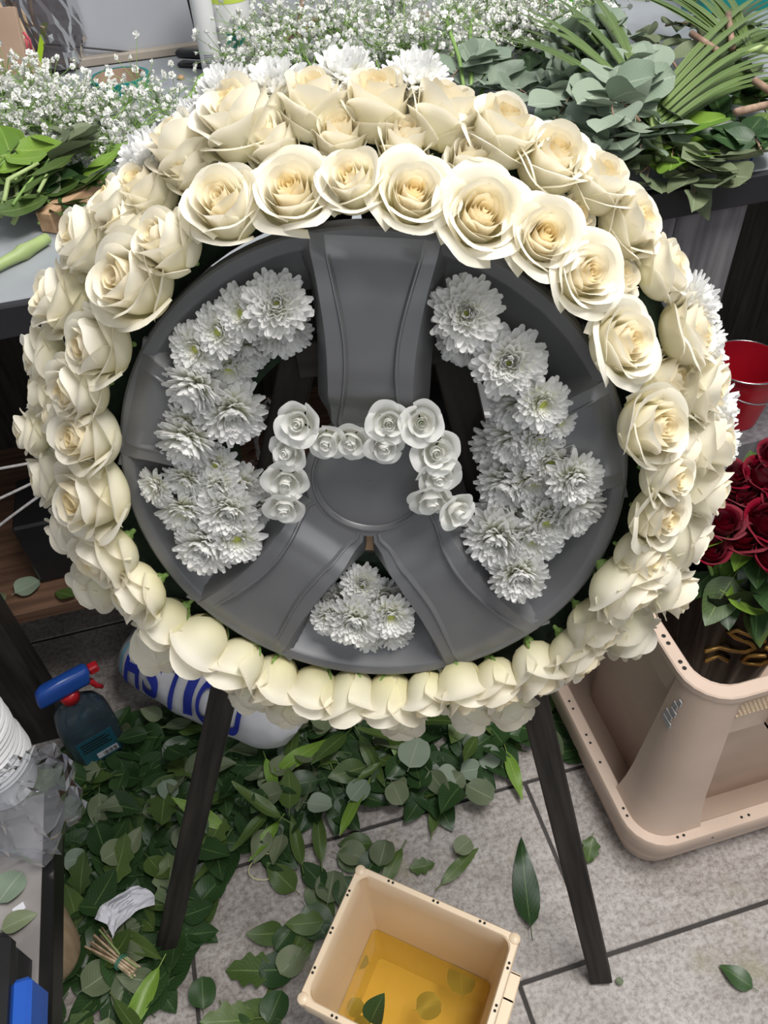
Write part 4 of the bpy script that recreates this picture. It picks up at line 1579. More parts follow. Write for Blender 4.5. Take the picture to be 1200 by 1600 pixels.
for k in range(4):
    x = 0.05 + k * 0.035
    mb.box((x, 0.03, 0.012), (x + 0.002, BWY - 0.03, 0.0145))
mb.build('base_ribs', M['bucket'], bucket, False)
mb = MB()
for z0 in (0.10, 0.15, 0.20):
    mb.box((BWX - 0.006, BWY * 0.15, z0), (BWX + 0.012, BWY * 0.85, z0 + 0.006), 0.001)
for t in (0.15, 0.4, 0.65, 0.83):
    mb.box((BWX - 0.006, BWY * t, 0.10), (BWX + 0.012, BWY * t + 0.004, 0.206), 0.001)
mb.build('side_grip', M['bucket'], bucket, False)
WL = 0.112
mb = MB()
lp = bl(taper(WL) + 0.0085, WL, 0.007)
lb = bl(taper(0.013) + 0.0085, 0.0135, 0.006)
mb.add(lp, [tuple(range(len(lp)))])
wt_ = mb.build('water', M['water'], bucket, False)
tag(wt_, 'clear amber water')
for i, (px, py, s, z) in enumerate(((650, 1578, 0.034, 0.098), (722, 1556, 0.040, 0.094), (576, 1505, 0.022, 0.096), (563, 1560, 0.024, 0.094), (554, 1592, 0.026, 0.092))):
    p = at_z(px, py, z)
    o = link('sunken_leaf', LEAF['darkround'][i % 4], None, p, (0.1, 0.05, i * 1.3), s)
    tag(o, ['dark leaf sunk in the amber water near the bucket middle', 'large blurred leaf sunk in the water at the right of the bucket', 'small leaf sunk in the water by the left back wall',
            'small leaf sunk in the water along the left wall', 'leaf sunk in the water at the front left of the bucket'][i], 'leaf', 'leaves sunk in the bucket')
p = at_z(578, 1598, 0.20)
o = link('floating_leaf', LEAF['dark'][3], None, p, (0.0, -0.9, 0.6), 0.045)
tag(o, 'glossy dark leaf standing up inside the front of the water bucket', 'leaf')

# ------------------------------------------------------------------ left foreground: low bench and what stands on it
BH = 0.40
bench = empty('low_bench', loc=(-0.305, 0.1, 0.0))
tag(bench, 'low dusty grey bench with black metal edge at the lower left', 'bench')
mb = MB()
mb.box((-0.50, 0.0, BH - 0.02), (-0.006, 0.43, BH), 0.001)
mb.build('bench_top', M['bench'], bench, False)
mb = MB()
mb.box((-0.008, 0.0, BH - 0.03), (0.006, 0.43, BH + 0.002), 0.001)
mb.build('metal_edge', M['black_metal'], bench, False)
for (x, y) in ((-0.16, 0.01), (-0.16, 0.36), (-0.49, 0.01), (-0.49, 0.36)):
    mb = MB()
    mb.box((x, y, 0), (x + 0.022, y + 0.022, BH - 0.02), 0.001)
    mb.build('leg', M['black_metal'], bench, False)


def on_bench(px, py, dz=0.0):
    return at_z(px, py, BH + dz)


p = on_bench(22, 1390)
o = link('eucalyptus_leaf', LEAF['euc'][1], None, p + Vector((-0.014, -0.012, 0.006)), (0.05, 0.05, 0.9), 0.036)
tag(o, 'round grey-green eucalyptus leaf lying on the low bench', 'leaf')
p = on_bench(5, 1455)
o = link('sage_leaf', LEAF['oval_sage'][1], None, p + Vector((0, 0, 0.006)), (0.05, 0.05, 0.2), 0.036)
tag(o, 'dry pale leaf on the low bench next to the toolbox', 'leaf')
p = on_bench(30, 1420)
mb = MB()
mb.box((-0.006, -0.004, 0), (0.006, 0.004, 0.001))
o = mb.build('paper_scrap', M['paper'], None, False, p, (0, 0, 0.4))
tag(o, 'tiny white paper scrap under the eucalyptus leaf on the bench', 'paper')

# toolbox
p = on_bench(36, 1480)
tb = empty('toolbox', loc=(p.x - 0.188, p.y - 0.112, BH))
tag(tb, 'black plastic toolbox with a blue latch, cropped at the lower left corner', 'toolbox')
mb = MB()
mb.box((0, 0, 0), (0.20, 0.10, 0.05), 0.006)
mb.build('body', M['black_plastic'], tb, False)
mb = MB()
mb.box((-0.003, -0.003, 0.05), (0.203, 0.103, 0.078), 0.008)
mb.build('lid', M['black_plastic'], tb, False)
mb = MB()
mb.box((0.165, -0.016, 0.018), (0.215, -0.004, 0.072), 0.003)
mb.box((0.203, -0.01, 0.018), (0.222, 0.058, 0.068), 0.004)
mb.build('latch', M['blue_plastic'], tb, False)

# nested white pots
pc = at_z(44, 1190, BH + 0.03)
pot_c = Vector((pc.x - 0.034, pc.y - 0.004, BH + 0.001))
for k in range(15):
    mb = MB()
    z = 0.0
    mb.lathe([(0.001, z), (0.034, z), (0.040, 0.05), (0.0455, 0.052), (0.0470, 0.0545), (0.0455, 0.0575), (0.042, 0.058), (0.036, 0.004), (0.001, 0.003)], 40)
    o = mb.build('white_pot', M['white_plastic'], None, True, pot_c + Vector((0.0012 * math.sin(k), 0.0012 * math.cos(2 * k), k * 0.0088)))
    autosmooth(o, 40)
    tag(o, 'white plastic pot, %s from the bottom of the nested stack' % ORD[k + 1], 'pot', 'nested white pots')

# crumpled cellophane
def crumple(name, c, rx, ry, rz_, seed, mat, amp=0.28, nu=40, nv=26):
    m = MB()

    def fn(a, b):
        th, ph = 2 * PI * a, PI * b
        d = Vector((math.sin(ph) * math.cos(th), math.sin(ph) * math.sin(th), math.cos(ph)))
        q = d * 2.1 + Vector((seed, seed * 2, 0))
        k = 1 + amp * noise.noise(q) + amp * 0.9 * noise.noise(q * 2.3) + amp * 0.5 * noise.noise(q * 5)
        return Vector((d.x * rx * k, d.y * ry * k, max(-rz_ * 0.7, d.z * rz_ * k)))
    m.grid(fn, nu, nv, True)
    o = m.build(name, mat, None, False, c)
    return o


p = at_z(62, 1252, BH + 0.04)
o = crumple('cellophane_bag', Vector((p.x - 0.008, p.y, BH + 0.040)), 0.050, 0.062, 0.054, 3.3, M['cello'], 0.24, 30, 20)
tag(o, 'crumpled clear cellophane bag around the nested white pots', 'plastic bag')

# round tan pot beneath the bench edge
p = at_z(50, 1410, 0.22)
mb = MB()
mb.lathe([(0.001, 0.0), (0.030, 0.0), (0.044, 0.05), (0.052, 0.12), (0.051, 0.17), (0.044, 0.21), (0.030, 0.228), (0.001, 0.232)], 40)
o = mb.build('wooden_drum', M['cork'], None, True, Vector((p.x - 0.036, p.y, 0.0)))
tag(o, 'round tan wooden vessel standing on the floor beside the low bench', 'vessel')

# ------------------------------------------------------------------ on the floor at left
# trigger spray bottle
p = at_z(160, 1172, 0.0)
spray = empty('spray_bottle', Matrix.Translation(Vector((p.x, p.y, 0.0))) @ Matrix.Rotation(0.35, 4, 'Z') @ Matrix.Scale(0.92, 4))
tag(spray, 'clear blue spray bottle with blue trigger head and red collar', 'spray bottle')
mb = MB()
loft(mb, [rrect(-0.050, -0.030, 0.050, 0.030, 0.02, z) if s == 1 else rrect(-0.050 * s, -0.030 * s, 0.050 * s, 0.030 * s, 0.02 * s, z) for z, s in
          ((0.0, 0.93), (0.004, 1), (0.10, 1.0), (0.13, 0.95), (0.155, 0.78), (0.172, 0.5), (0.18, 0.36), (0.19, 0.34))], False, True)
mb.build('bottle', M['bottle'], spray)
mb = MB()
loft(mb, [rrect(-0.046, -0.027, 0.046, 0.027, 0.018, z) for z in (0.004, 0.06)], True, True)
mb.build('liquid', M['bottle_label'], spray)
mb = MB()
mb.box((-0.034, -0.0312, 0.02), (0.034, -0.0302, 0.095))
lab_ = mb.build('label', M['bottle_label'], spray, False)
mb = MB()
for k in range(4):
    mb.box((-0.028, -0.0318, 0.060 + k * 0.008), (0.026 - 0.006 * (k % 2), -0.0313, 0.063 + k * 0.008))
mb.build('print_line', M['black_plastic'], lab_, False)
mb = MB()
mb.box((-0.010, -0.0320, 0.026), (0.030, -0.0313, 0.042))
bc = mb.build('barcode_patch', M['paper'], lab_, False)
mb = MB()
for k in range(9):
    mb.box((0.002 + k * 0.0028, -0.0325, 0.028), (0.002 + k * 0.0028 + (0.0016 if k % 3 else 0.0008), -0.0321, 0.040))
mb.build('barcode', M['black_plastic'], lab_, False)
mb = MB()
mb.lathe([(0.001, 0.186), (0.017, 0.186), (0.0175, 0.204), (0.015, 0.208), (0.001, 0.208)], 20)
mb.build('collar', M['red_plastic'], spray)
mb = MB()
loft(mb, [rrect(-0.050 + 0.0 * z, -0.013, 0.042, 0.013, 0.008, z_) for z, z_ in ((0, 0.212), (0, 0.218))] + [rrect(-0.046, -0.012, 0.048, 0.012, 0.008, 0.236), rrect(-0.036, -0.009, 0.046, 0.009, 0.008, 0.246)], True, True)
mb.build('head', M['blue_plastic'], spray)
mb = MB()
mb.box((0.046, -0.008, 0.222), (0.064, 0.008, 0.240), 0.003)
mb.build('nozzle', M['red_plastic'], spray, False)
mb = MB()
mb.tube([(0.030, 0, 0.214), (0.042, 0, 0.200), (0.046, 0, 0.184), (0.054, 0, 0.172)], [0.007, 0.006, 0.005, 0.004], 8)
mb.build('trigger', M['red_plastic'], spray)

# printed sack lying under the table
s0, s1 = at_z(205, 1030, 0.10), at_z(420, 1160, 0.03)
sd = (s1 - s0)
sd.z = 0
slen = sd.length + 0.10
sd.normalize()
sn = Vector((-sd.y, sd.x, 0))
scen = (s0 + s1) / 2 + sn * 0.050
scen.z = 0.0
smat = Matrix.Translation(scen) @ Matrix((sd, sn, Vector((0, 0, 1)))).transposed().to_4x4()


def sack_pt(a, th):
    """a in -1..1 along, th angle around"""
    k = max(0.0, 1 - abs(a) ** 4) ** 0.5
    rr = 0.35 + 0.65 * k
    wr = 0.006 * noise.noise(Vector((a * 4, math.cos(th) * 2, math.sin(th) * 2)))
    return Vector((a * slen / 2, (0.085 * rr + wr) * math.cos(th), max(0.0, 0.070 + (0.072 * k + wr) * math.sin(th))))


mb = MB()
mb.grid(lambda a, b: sack_pt(-1 + 2 * b, 2 * PI * a), 32, 30, True)
sack = mb.build('printed_sack', M['sack'])
sack.matrix_world = smat
tag(sack, 'white plastic sack with big blue capitals lying under the worktable', 'sack')


def flat_text(body):
    cu = bpy.data.curves.new('lettering', 'FONT')
    cu.body = body
    cu.size = 1.0
    cu.offset = 0.035
    ob = bpy.data.objects.new('tmp', cu)
    C.objects.link(ob)
    dg = bpy.context.evaluated_depsgraph_get()
    dg.update()
    me = bpy.data.meshes.new_from_object(ob.evaluated_get(dg))
    bpy.data.objects.remove(ob)
    return me


def sack_letter(ch, a, w_=0.036, h=0.085):
    import bmesh
    me = flat_text(ch)
    bm = bmesh.new()
    bm.from_mesh(me)
    bmesh.ops.triangulate(bm, faces=bm.faces)
    bmesh.ops.subdivide_edges(bm, edges=bm.edges, cuts=5, use_grid_fill=True)
    xs = [v.co.x for v in bm.verts]
    ys = [v.co.y for v in bm.verts]
    x0, x1, y0, y1 = min(xs), max(xs), min(ys), max(ys)
    for v in bm.verts:
        u = (v.co.x - x0) / max(1e-6, x1 - x0)
        q = (v.co.y - y0) / max(1e-6, y1 - y0)
        aa = a + (u - 0.5) * w_ * 2 / slen * (0.5 if ch == 'I' else 1.0)
        # front-facing flank of the sack: angle -180..-90 is the front, seen side is above
        th = PI - 0.10 - q * h / 0.078
        p_ = sack_pt(aa, th)
        nrm = Vector((0, math.cos(th), math.sin(th)))
        v.co = p_ + nrm * 0.0045
    m2 = bpy.data.meshes.new('letter')
    bm.to_mesh(m2)
    bm.free()
    m2.materials.append(M['blue_print'])
    return link('letter', m2, sack)


for ch, a in (('H', -0.62), ('S', -0.38), ('T', -0.14), ('I', 0.04), ('O', 0.22), ('U', 0.50)):
    sack_letter(ch, a)
mb = MB()
mb.grid(lambda a, b: sack_pt(-0.84 + 0.06 * a, PI - 0.2 - b * 0.9) + Vector((0, math.cos(PI - 0.2 - b * .9), math.sin(PI - 0.2 - b * .9))) * 0.0015, 4, 8)
mb.build('printed_stripe', M['cyan_print'], sack)

# crumpled till receipt and tied stem ends
p = at_z(197, 1422, 0.045)
mb = MB()


def rcpt(a, b):
    x, y = (a - 0.5) * 0.070, (b - 0.5) * 0.040
    z = 0.010 * math.sin(3.2 * a + 1) + 0.008 * abs(math.sin(5 * b + 2 * a)) + 0.010 * noise.noise(Vector((a * 5, b * 5, 1.7)))
    return Vector((x + 0.006 * math.sin(4 * b), y + 0.008 * math.sin(3 * a), z))


mb.grid(rcpt, 14, 10)
rc = mb.build('receipt', M['paper'], None, False, Vector((p.x, p.y, 0.040)), (0.15, -0.1, 0.45))
tag(rc, 'crumpled white till receipt lying on the leaf litter', 'receipt')
mb = MB()
for k in range(6):
    b = 0.38 + 0.08 * k
    pts = [rcpt(0.30 + 0.05 * q, b) + Vector((0, 0, 0.0008)) for q in range(9 - k % 3)]
    mb.tube(pts, 0.0004, 3)
mb.build('print_line', M['ink'], rc)
p = at_z(185, 1500, 0.03)
q = at_z(225, 1530, 0.03)
bs = empty('stem_bundle', Matrix.Translation(Vector((p.x, p.y, 0.035))) @ Matrix.Rotation(math.atan2(q.y - p.y, q.x - p.x), 4, 'Z'))
tag(bs, 'bundle of cut stem ends held by a green rubber band on the litter', 'stems')
for k in range(16):
    a = k * 2.4
    r = 0.0085 * math.sqrt((k + 0.5) / 16)
    sp = 2.0 if k % 3 else 1.4
    mb = MB()
    y, z = r * math.cos(a), r * math.sin(a)
    mb.tube([(-0.052 + 0.008 * random.random(), y * sp * 1.3, z * sp), (0.0, y, z), (0.036 - 0.004 * random.random(), y * 1.1, z * 1.1)], 0.0017, 5)
    mb.build('cut_stem', M['tan_stem'] if k % 4 else M['stem_pale'], bs)
mb = MB()
for x in (0.006, 0.009):
    mb.tube([Vector((x, 0.0105 * math.cos(t), 0.0105 * math.sin(t))) for t in [2 * PI * k / 16 for k in range(17)]], 0.0012, 5)
mb.build('rubber_band', M['band'], bs)

# ------------------------------------------------------------------ under the table
# cords hanging at left
for i, (a, b, c_) in enumerate((((-30, 737), (20, 729), (75, 718)), ((-30, 792), (25, 768), (80, 740)), ((-20, 836), (25, 800), (80, 762)))):
    mb = MB()
    A, B, D = at_y(*a, 0.93), at_y(*b, 0.92), at_y(*c_, 0.93)
    pts = []
    for k in range(15):
        t = k / 14
        pts.append(A * (1 - t) ** 2 + B * 2 * t * (1 - t) + D * t * t)
    mb.tube(pts, 0.0022, 6)
    o = mb.build('cord', M['rope'])
    tag(o, ['upper grey cord strung under the table left of the wreath', 'middle grey cord strung under the table left of the wreath', 'lowest grey cord strung under the table left of the wreath'][i], 'cord')
# dark box on the lower shelf
p = at_y(128, 950, 1.0)
mb = MB()
mb.box((-0.035, -0.02, 0.0), (0.045, 0.10, 0.13), 0.004)
tag(mb.build('black_box', M['black_plastic'], None, False, Vector((p.x, 1.0, 0.286))), 'black box standing on the brown lower shelf at left', 'box')
for i, (px, py, k) in enumerate(((45, 925, 'euc'), (8, 950, 'sage'), (138, 930, 'mid'))):
    p = at_z(px, py, 0.29)
    o = link('shelf_leaf', LEAF[k][0], None, p + Vector((-0.02, 0, 0.004)), (0.1, 0.1, 0.5 + i), 0.042)
    tag(o, ['grey-green leaf on the brown lower shelf', 'pale leaf at the front edge of the brown lower shelf', 'green leaf hanging beside the black box on the shelf'][i], 'leaf')

# red pail on a grey carton, right
p = at_z(1168, 566, 0.46)
pail = empty('red_pail', loc=(p.x, p.y, 0.345))
tag(pail, 'small red enamel pail with wire handle under the table', 'pail')
mb = MB()
mb.lathe([(0.001, 0.0), (0.045, 0.0), (0.062, 0.112), (0.0655, 0.113), (0.0655, 0.117), (0.061, 0.117), (0.0435, 0.004), (0.001, 0.004)], 40)
autosmooth(mb.build('body', M['red_metal'], pail), 40)
mb = MB()
mb.tube([Vector((0.0648 * math.cos(t), 0.0648 * math.sin(t), 0.1165)) for t in [2 * PI * k / 40 for k in range(41)]], 0.0018, 6)
mb.build('rim_wire', M['steel'], pail)
mb = MB()
mb.tube([Vector((-0.064 * math.cos(t), -0.064 * math.sin(t) - 0.006, 0.105 - 0.028 * math.sin(t))) for t in [PI * k / 20 for k in range(21)]], 0.0015, 6)
mb.build('handle', M['steel'], pail)
mb = MB()
mb.box((-0.09, -0.075, 0), (0.14, 0.10, 0.344), 0.002)
o = mb.build('grey_carton', M['grey_wood'], None, False, Vector((p.x, p.y, 0)))
tag(o, 'tall grey carton under the red pail beside the table leg', 'carton')

# pale perforated tray seen through the right opening of the wheel
p = at_y(790, 640, 0.95)
tr = empty('perforated_tray', Matrix.Translation(Vector((p.x, 0.97, p.z - 0.08))) @ Matrix.Rotation(-0.35, 4, 'Z'))
tag(tr, 'pale grey perforated plastic tray behind the right opening of the wheel', 'tray')
mb = MB()
mb.box((-0.07, 0, 0.0), (0.10, 0.01, 0.12), 0.002)
mb.box((-0.07, 0, 0.0), (0.10, 0.16, 0.006), 0.002)
mb.build('body', M['grey_plastic'], tr, False)
mb = MB()
mb.box((-0.075, -0.008, 0.052), (0.105, 0.0, 0.062), 0.002)
mb.build('lip', M['white_plastic'], tr, False)
mb = MB()
for i in range(3):
    for j in range(4):
        mb.disc((-0.04 + i * 0.03, -0.0006, 0.070 + j * 0.010), (0, -1, 0), 0.0016, 6)
mb.build('perforation', M['dark'], tr, False)
q = p.copy()
mb = MB()
mb.box((-0.09, -0.03, 0.0), (0.13, 0.18, p.z - 0.08), 0.002)
o = mb.build('storage_box', M['black_plastic'], None, False, Vector((p.x, 0.985, 0.0)))
tag(o, 'black storage box carrying the perforated tray under the table', 'box')
# clear tie loop and brown bottle seen through the left opening
p = at_y(405, 735, 0.95)
mb = MB()
mb.lathe([(0.001, 0), (0.035, 0), (0.036, 0.10), (0.030, 0.125), (0.013, 0.15), (0.012, 0.19), (0.014, 0.192), (0.014, 0.20), (0.001, 0.20)], 24)
o = mb.build('brown_bottle', M['brown'], None, True, Vector((p.x, 0.95, 0.286)))
tag(o, 'dark brown bottle on the lower shelf behind the left opening of the wheel', 'bottle')
mb = MB()
pts = [at_y(x, y, 0.93) for x, y in ((418, 640), (412, 632), (418, 624), (426, 632), (420, 644), (406, 660), (400, 690), (404, 712), (412, 722))]
mb.tube(pts, 0.0035, 6)
o = mb.build('clear_strap', M['cello'])
tag(o, 'looped clear plastic strap behind the left opening of the wheel', 'strap')

# ------------------------------------------------------------------ on the worktable
def on_table(px, py, dz=0.0):
    return at_z(px, py, TZ + dz)


p = on_table(192, 140)
tp = empty('tape_roll', loc=p)
tag(tp, 'roll of teal adhesive tape lying flat on the worktable', 'tape')
mb = MB()
mb.lathe([(0.044, 0.0), (0.050, 0.0), (0.050, 0.022), (0.044, 0.022)], 40)
autosmooth(mb.build('tape', M['teal'], tp), 40)
mb = MB()
mb.lathe([(0.0438, 0.0005), (0.0438, 0.0215), (0.0415, 0.0215), (0.0415, 0.0005), (0.0438, 0.0005)], 40)
autosmooth(mb.build('core', M['card'], tp), 40)
p = on_table(128, 196)
kn = empty('craft_knife', Matrix.Translation(p) @ Matrix.Rotation(-0.15, 4, 'Z'))
tag(kn, 'yellow-handled craft knife half buried in small white flowers', 'knife')
mb = MB()
mb.box((-0.035, -0.010, 0.001), (0.030, 0.010, 0.018), 0.005)
mb.build('handle', M['yellow'], kn)
mb = MB()
mb.box((-0.075, -0.008, 0.007), (-0.033, 0.008, 0.008))
mb.build('blade', M['steel'], kn, False)
p = on_table(283, 124)
mb = MB()
mb.lathe([(0.0005, 0), (0.006, 0.0005), (0.007, 0.004), (0.003, 0.007), (0.0005, 0.007)], 7)
tag(mb.build('bark_crumb', M['raw_wood'], None, False, p), 'small orange-brown bark crumb on the bare tabletop', 'crumb')

# spray can and white sleeve at the back
p = on_table(375, 112)
can = empty('spray_can', loc=p)
tag(can, 'white canister with green and lime band and teal leaf marks at the back', 'canister')
mb = MB()
mb.lathe([(0.001, 0), (0.031, 0), (0.033, 0.003), (0.033, 0.20), (0.030, 0.21), (0.001, 0.212)], 36)
autosmooth(mb.build('body', M['white_plastic'], can), 40)
mb = MB()
mb.lathe([(0.0334, 0.118), (0.0334, 0.205)], 36)
mb.build('green_band', M['label_green'], can)
mb = MB()
mb.lathe([(0.0335, 0.110), (0.0335, 0.119)], 36)
mb.build('lime_band', M['label_lime'], can)
for k, (a0, a1, z0, z1) in enumerate(((-2.2, -1.2, 0.050, 0.078), (-2.1, -1.3, 0.070, 0.048), (-1.9, -1.0, 0.045, 0.062))):
    mb = MB()

    def sw(u, v, a0=a0, a1=a1, z0=z0, z1=z1):
        a = a0 + (a1 - a0) * u
        z = z0 + (z1 - z0) * u + (v - 0.5) * 0.010 * math.sin(PI * u)
        return Vector((0.0337 * math.cos(a), 0.0337 * math.sin(a), z))
    mb.grid(sw, 8, 2)
    mb.build('leaf_mark', M['label_teal'], can)
p = on_table(345, 118)
sl = empty('white_tube', loc=p + Vector((-0.012, -0.01, 0)))
tag(sl, 'tall white tube with a barcode beside the green banded canister', 'tube')
mb = MB()
mb.lathe([(0.001, 0), (0.017, 0), (0.018, 0.003), (0.018, 0.20), (0.001, 0.203)], 24)
autosmooth(mb.build('body', M['white_plastic'], sl), 40)
mb = MB()
for k in range(7):
    z = 0.022 + k * 0.003
    mb.grid(lambda u, v, z=z: Vector((0.0184 * math.cos(-2.3 + 0.9 * u), 0.0184 * math.sin(-2.3 + 0.9 * u), z + 0.0016 * v)), 5, 1)
mb.build('barcode', M['ink'], sl)
mb = MB()
a, b = on_table(333, 118) + Vector((-0.010, 0.0, 0)), None
mb.tube([a + Vector((0, 0, 0.004)), a + Vector((-0.012, 0.02, 0.24))], 0.004, 6)
tag(mb.build('black_rod', M['black_plastic']), 'thin black rod leaning beside the white tube', 'rod')
p = on_table(312, 105)
st = empty('stapler', Matrix.Translation(p) @ Matrix.Rotation(-0.6, 4, 'Z'))
tag(st, 'small black stapler lying at the back of the worktable', 'stapler')
mb = MB()
mb.box((-0.04, -0.011, 0), (0.04, 0.011, 0.008), 0.003)
mb.build('base', M['black_plastic'], st)
mb = MB()
mb.box((-0.042, -0.010, 0.014), (0.034, 0.010, 0.028), 0.005)
mb.build('arm', M['black_plastic'], st)
mb = MB()
mb.tube([(0.028, -0.011, 0.012), (0.028, 0.011, 0.012)], 0.007, 10)
mb.build('hinge', M['black_plastic'], st)
# cable along the wall foot
mb = MB()
pts = [at_y(x, y, 1.712) for x, y in ((60, 68), (128, 74), (200, 81), (288, 88), (420, 90))]
mb.tube(pts, 0.0016, 5)
tag(mb.build('cable', M['black_plastic']), 'thin dark cable running along the foot of the grey wall panel', 'cable')
# wine red tray, teal crates at the very back
p = on_table(450, 30)
wr = empty('wine_tray', loc=p)
tag(wr, 'wine red plastic tray behind the small white flowers', 'tray')
mb = MB()
mb.box((-0.09, -0.01, 0.0), (0.14, 0.008, 0.045), 0.003)
mb.box((-0.09, -0.01, 0.0), (0.14, 0.08, 0.006), 0.002)
mb.build('body', M['wine'], wr, False)
mb = MB()
mb.box((-0.095, -0.014, 0.040), (0.145, 0.0, 0.050), 0.002)
mb.build('rim', M['wine'], wr, False)
for (px, py, lab, mat, wx) in ((1160, 22, 'teal plastic tub at the back right of the worktable', 'teal', 0.09), (885, 8, 'green plastic tub behind the small white flowers', 'label_green', 0.05)):
    p = on_table(px, py)
    mb = MB()
    loft(mb, [rrect(-wx * s, -0.05 * s, wx * s, 0.05 * s, 0.015, z) for z, s in ((0.0, 0.88), (0.08, 1.0), (0.082, 1.06), (0.090, 1.06), (0.090, 0.98), (0.01, 0.86))], True, True)
    o = mb.build('plastic_tub', M[mat], None, True, p + Vector((0, 0.05, 0)))
    autosmooth(o, 35)
    tag(o, lab, 'tub')

# raw batten end and thick green stem at the left
p, q = on_table(78, 372), on_table(150, 318)
d = (q - p)
bt = MB()
bt.box((0, -0.010, 0.001), (0.11, 0.012, 0.026), 0.001)
o = bt.build('timber_batten', M['raw_wood'], None, False, Vector((p.x, p.y + 0.012, TZ)), (0, 0, math.atan2(d.y, d.x)))
tag(o, 'raw timber batten end poking out behind the roses on the tabletop', 'batten')
mb = MB()
pts = [on_table(x, y, 0.009) for x, y in ((-30, 428), (10, 408), (28, 399), (36, 394), (50, 386), (74, 372))]
mb.tube(pts, [0.0065, 0.0065, 0.0075, 0.0095, 0.0075, 0.0065], 10)
tag(mb.build('thick_stem', M['stem_pale']), 'thick pale green stem with a knot at the front left of the tabletop', 'stem')
# brown twig
mb = MB()
pts = [on_table(x, y, z) for x, y, z in ((372, 132, 0.02), (400, 112, 0.03), (430, 80, 0.04), (465, 55, 0.05), (500, 25, 0.06))]
mb.tube(pts, [0.009, 0.009, 0.008, 0.007, 0.005], 8)
mb.tube([pts[3], on_table(470, 20, 0.08), on_table(474, -10, 0.10)], [0.005, 0.004, 0.003], 6)
tag(mb.build('twig', M['twig']), 'forked brown twig leaning over the small white flowers', 'twig')

# wrapped dry stems, cardboard, at the top left corner
p = on_table(8, 200)
mb = MB()
mb.box((-0.10, 0, 0), (0.055, 0.01, 0.16), 0.001)
o = mb.build('cardboard_piece', M['card'], None, False, Vector((p.x, p.y, TZ + 0.001)), (-0.35, 0.0, -0.25))
tag(o, 'brown cardboard flap standing at the left end of the tabletop', 'cardboard')
p0 = on_table(55, 150)
dry = empty('dry_stem_bunch', loc=p0)
tag(dry, 'bunch of dry straw-coloured stems tied pink at the top left', 'stems')
for k, (bx0, by0, tx, ty, th) in enumerate(((62, 130, -10, -10, .004), (70, 128, 5, -10, .0045), (58, 132, 22, 5, .0035), (62, 100, 45, -10, .003), (48, 118, -15, 25, .003), (75, 130, 12, -8, .003))):
    mb = MB()
    mb.tube([on_table(bx0, by0, 0.01) - p0, at_y(tx, ty, p0.y + 0.12) - p0], th, 6)
    mb.build('dry_stem', M['tan_stem'], dry)
mb = MB()
pts = [at_y(x, y, p0.y + 0.05) - p0 for x, y in ((36, 50), (46, 62), (50, 80), (44, 78), (40, 60))]
mb.tube(pts, 0.0025, 5)
mb.build('pink_tie', M['pink'], dry)
o = crumple('smoky_bag', on_table(95, 120) + Vector((0, 0.04, 0.10)), 0.055, 0.05, 0.13, 8.1, M['cello_dark'], 0.16)
tag(o, 'smoky clear bag of dark red wrapped flowers at the top left', 'bag')
mb = MB()
c = on_table(85, 110) + Vector((0, 0.05, 0.10))
mb.grid(lambda a, b: c + Vector((0.03 * (1 + .3 * b) * math.cos(2 * PI * a) * (1 + .1 * math.sin(14 * a * PI)), 0.025 * math.sin(2 * PI * a), -0.07 + 0.20 * b)), 24, 6, True)
tag(mb.build('wine_wrapping', M['wine']), 'dark red wrapping paper inside the smoky bag', 'wrapping')
mb = MB()
pts = [at_y(x, y, on_table(70, 125).y) for x, y in ((70, 36), (66, 60), (60, 100), (72, 108))]
for a, b in zip(pts, pts[1:]):
    pass
v, f = [], []
for k, q in enumerate(pts):
    v += [q + Vector((-0.005, 0, 0)), q + Vector((0.005, 0, 0)), q + Vector((0.005, 0.002, 0)), q + Vector((-0.005, 0.002, 0))]
for k in range(len(pts) - 1):
    for j in range(4):
        j2 = (j + 1) % 4
        f.append((4 * k + j, 4 * k + j2, 4 * k + 4 + j2, 4 * k + 4 + j))
mb.add(v, f)
tag(mb.build('lime_ribbon', M['neon'], None, False), 'lime green ribbon edge beside the smoky bag', 'ribbon')
mb = MB()
pts = [on_table(x, y, z) for x, y, z in ((1172, 255, 0.004), (1180, 235, 0.02), (1176, 222, 0.03), (1168, 238, 0.02), (1158, 250, 0.006))]
mb.tube(pts, 0.0016, 5)
tag(mb.build('blue_wire_end', M['blue_wire']), 'blue wire loop at the front right of the tabletop', 'wire')


# ------------------------------------------------------------------ foliage on the table
def branch(name, a, b, kind, n, size, label, cat, group, stem='stem', srad=0.0018, lift=0.0, spread=0.6, droop=0.0, az=None):
    """stem lying from world point a to b with n leaves along it, each leaf a part"""
    a, b = Vector(a), Vector(b)
    d = b - a
    L_ = d.length
    root = empty(name, loc=a)
    m = MB()
    side = Vector((-d.y, d.x, 0)).normalized()
    bow = random.uniform(-0.10, 0.10) * L_

    def pt(t):
        return d * t + side * bow * math.sin(PI * t) + Vector((0, 0, lift * math.sin(PI * t)))
    m.tube([pt(k / 8) for k in range(9)], [srad * (1 - 0.6 * k / 8) for k in range(9)], 5)
    m.build('stem', M[stem], root)
    base_az = math.atan2(d.y, d.x)
    for k in range(n):
        t = 0.15 + 0.85 * k / max(1, n - 1)
        sgn = 1 if k % 2 else -1
        o = link('leaf', random.choice(LEAF[kind]), root, pt(t))
        o.rotation_euler = (random.uniform(-spread, spread), random.uniform(-0.7, 0.15) * spread + droop, base_az + sgn * random.uniform(0.5, 1.25) * (1 - 0.5 * (k == n - 1)))
        s = size * random.uniform(0.75, 1.15) * (1.0 - 0.25 * t)
        o.scale = (s, s, s)
    return tag(root, label, cat, group)


def tpt(px, py, dz):
    return on_table(px, py, dz)


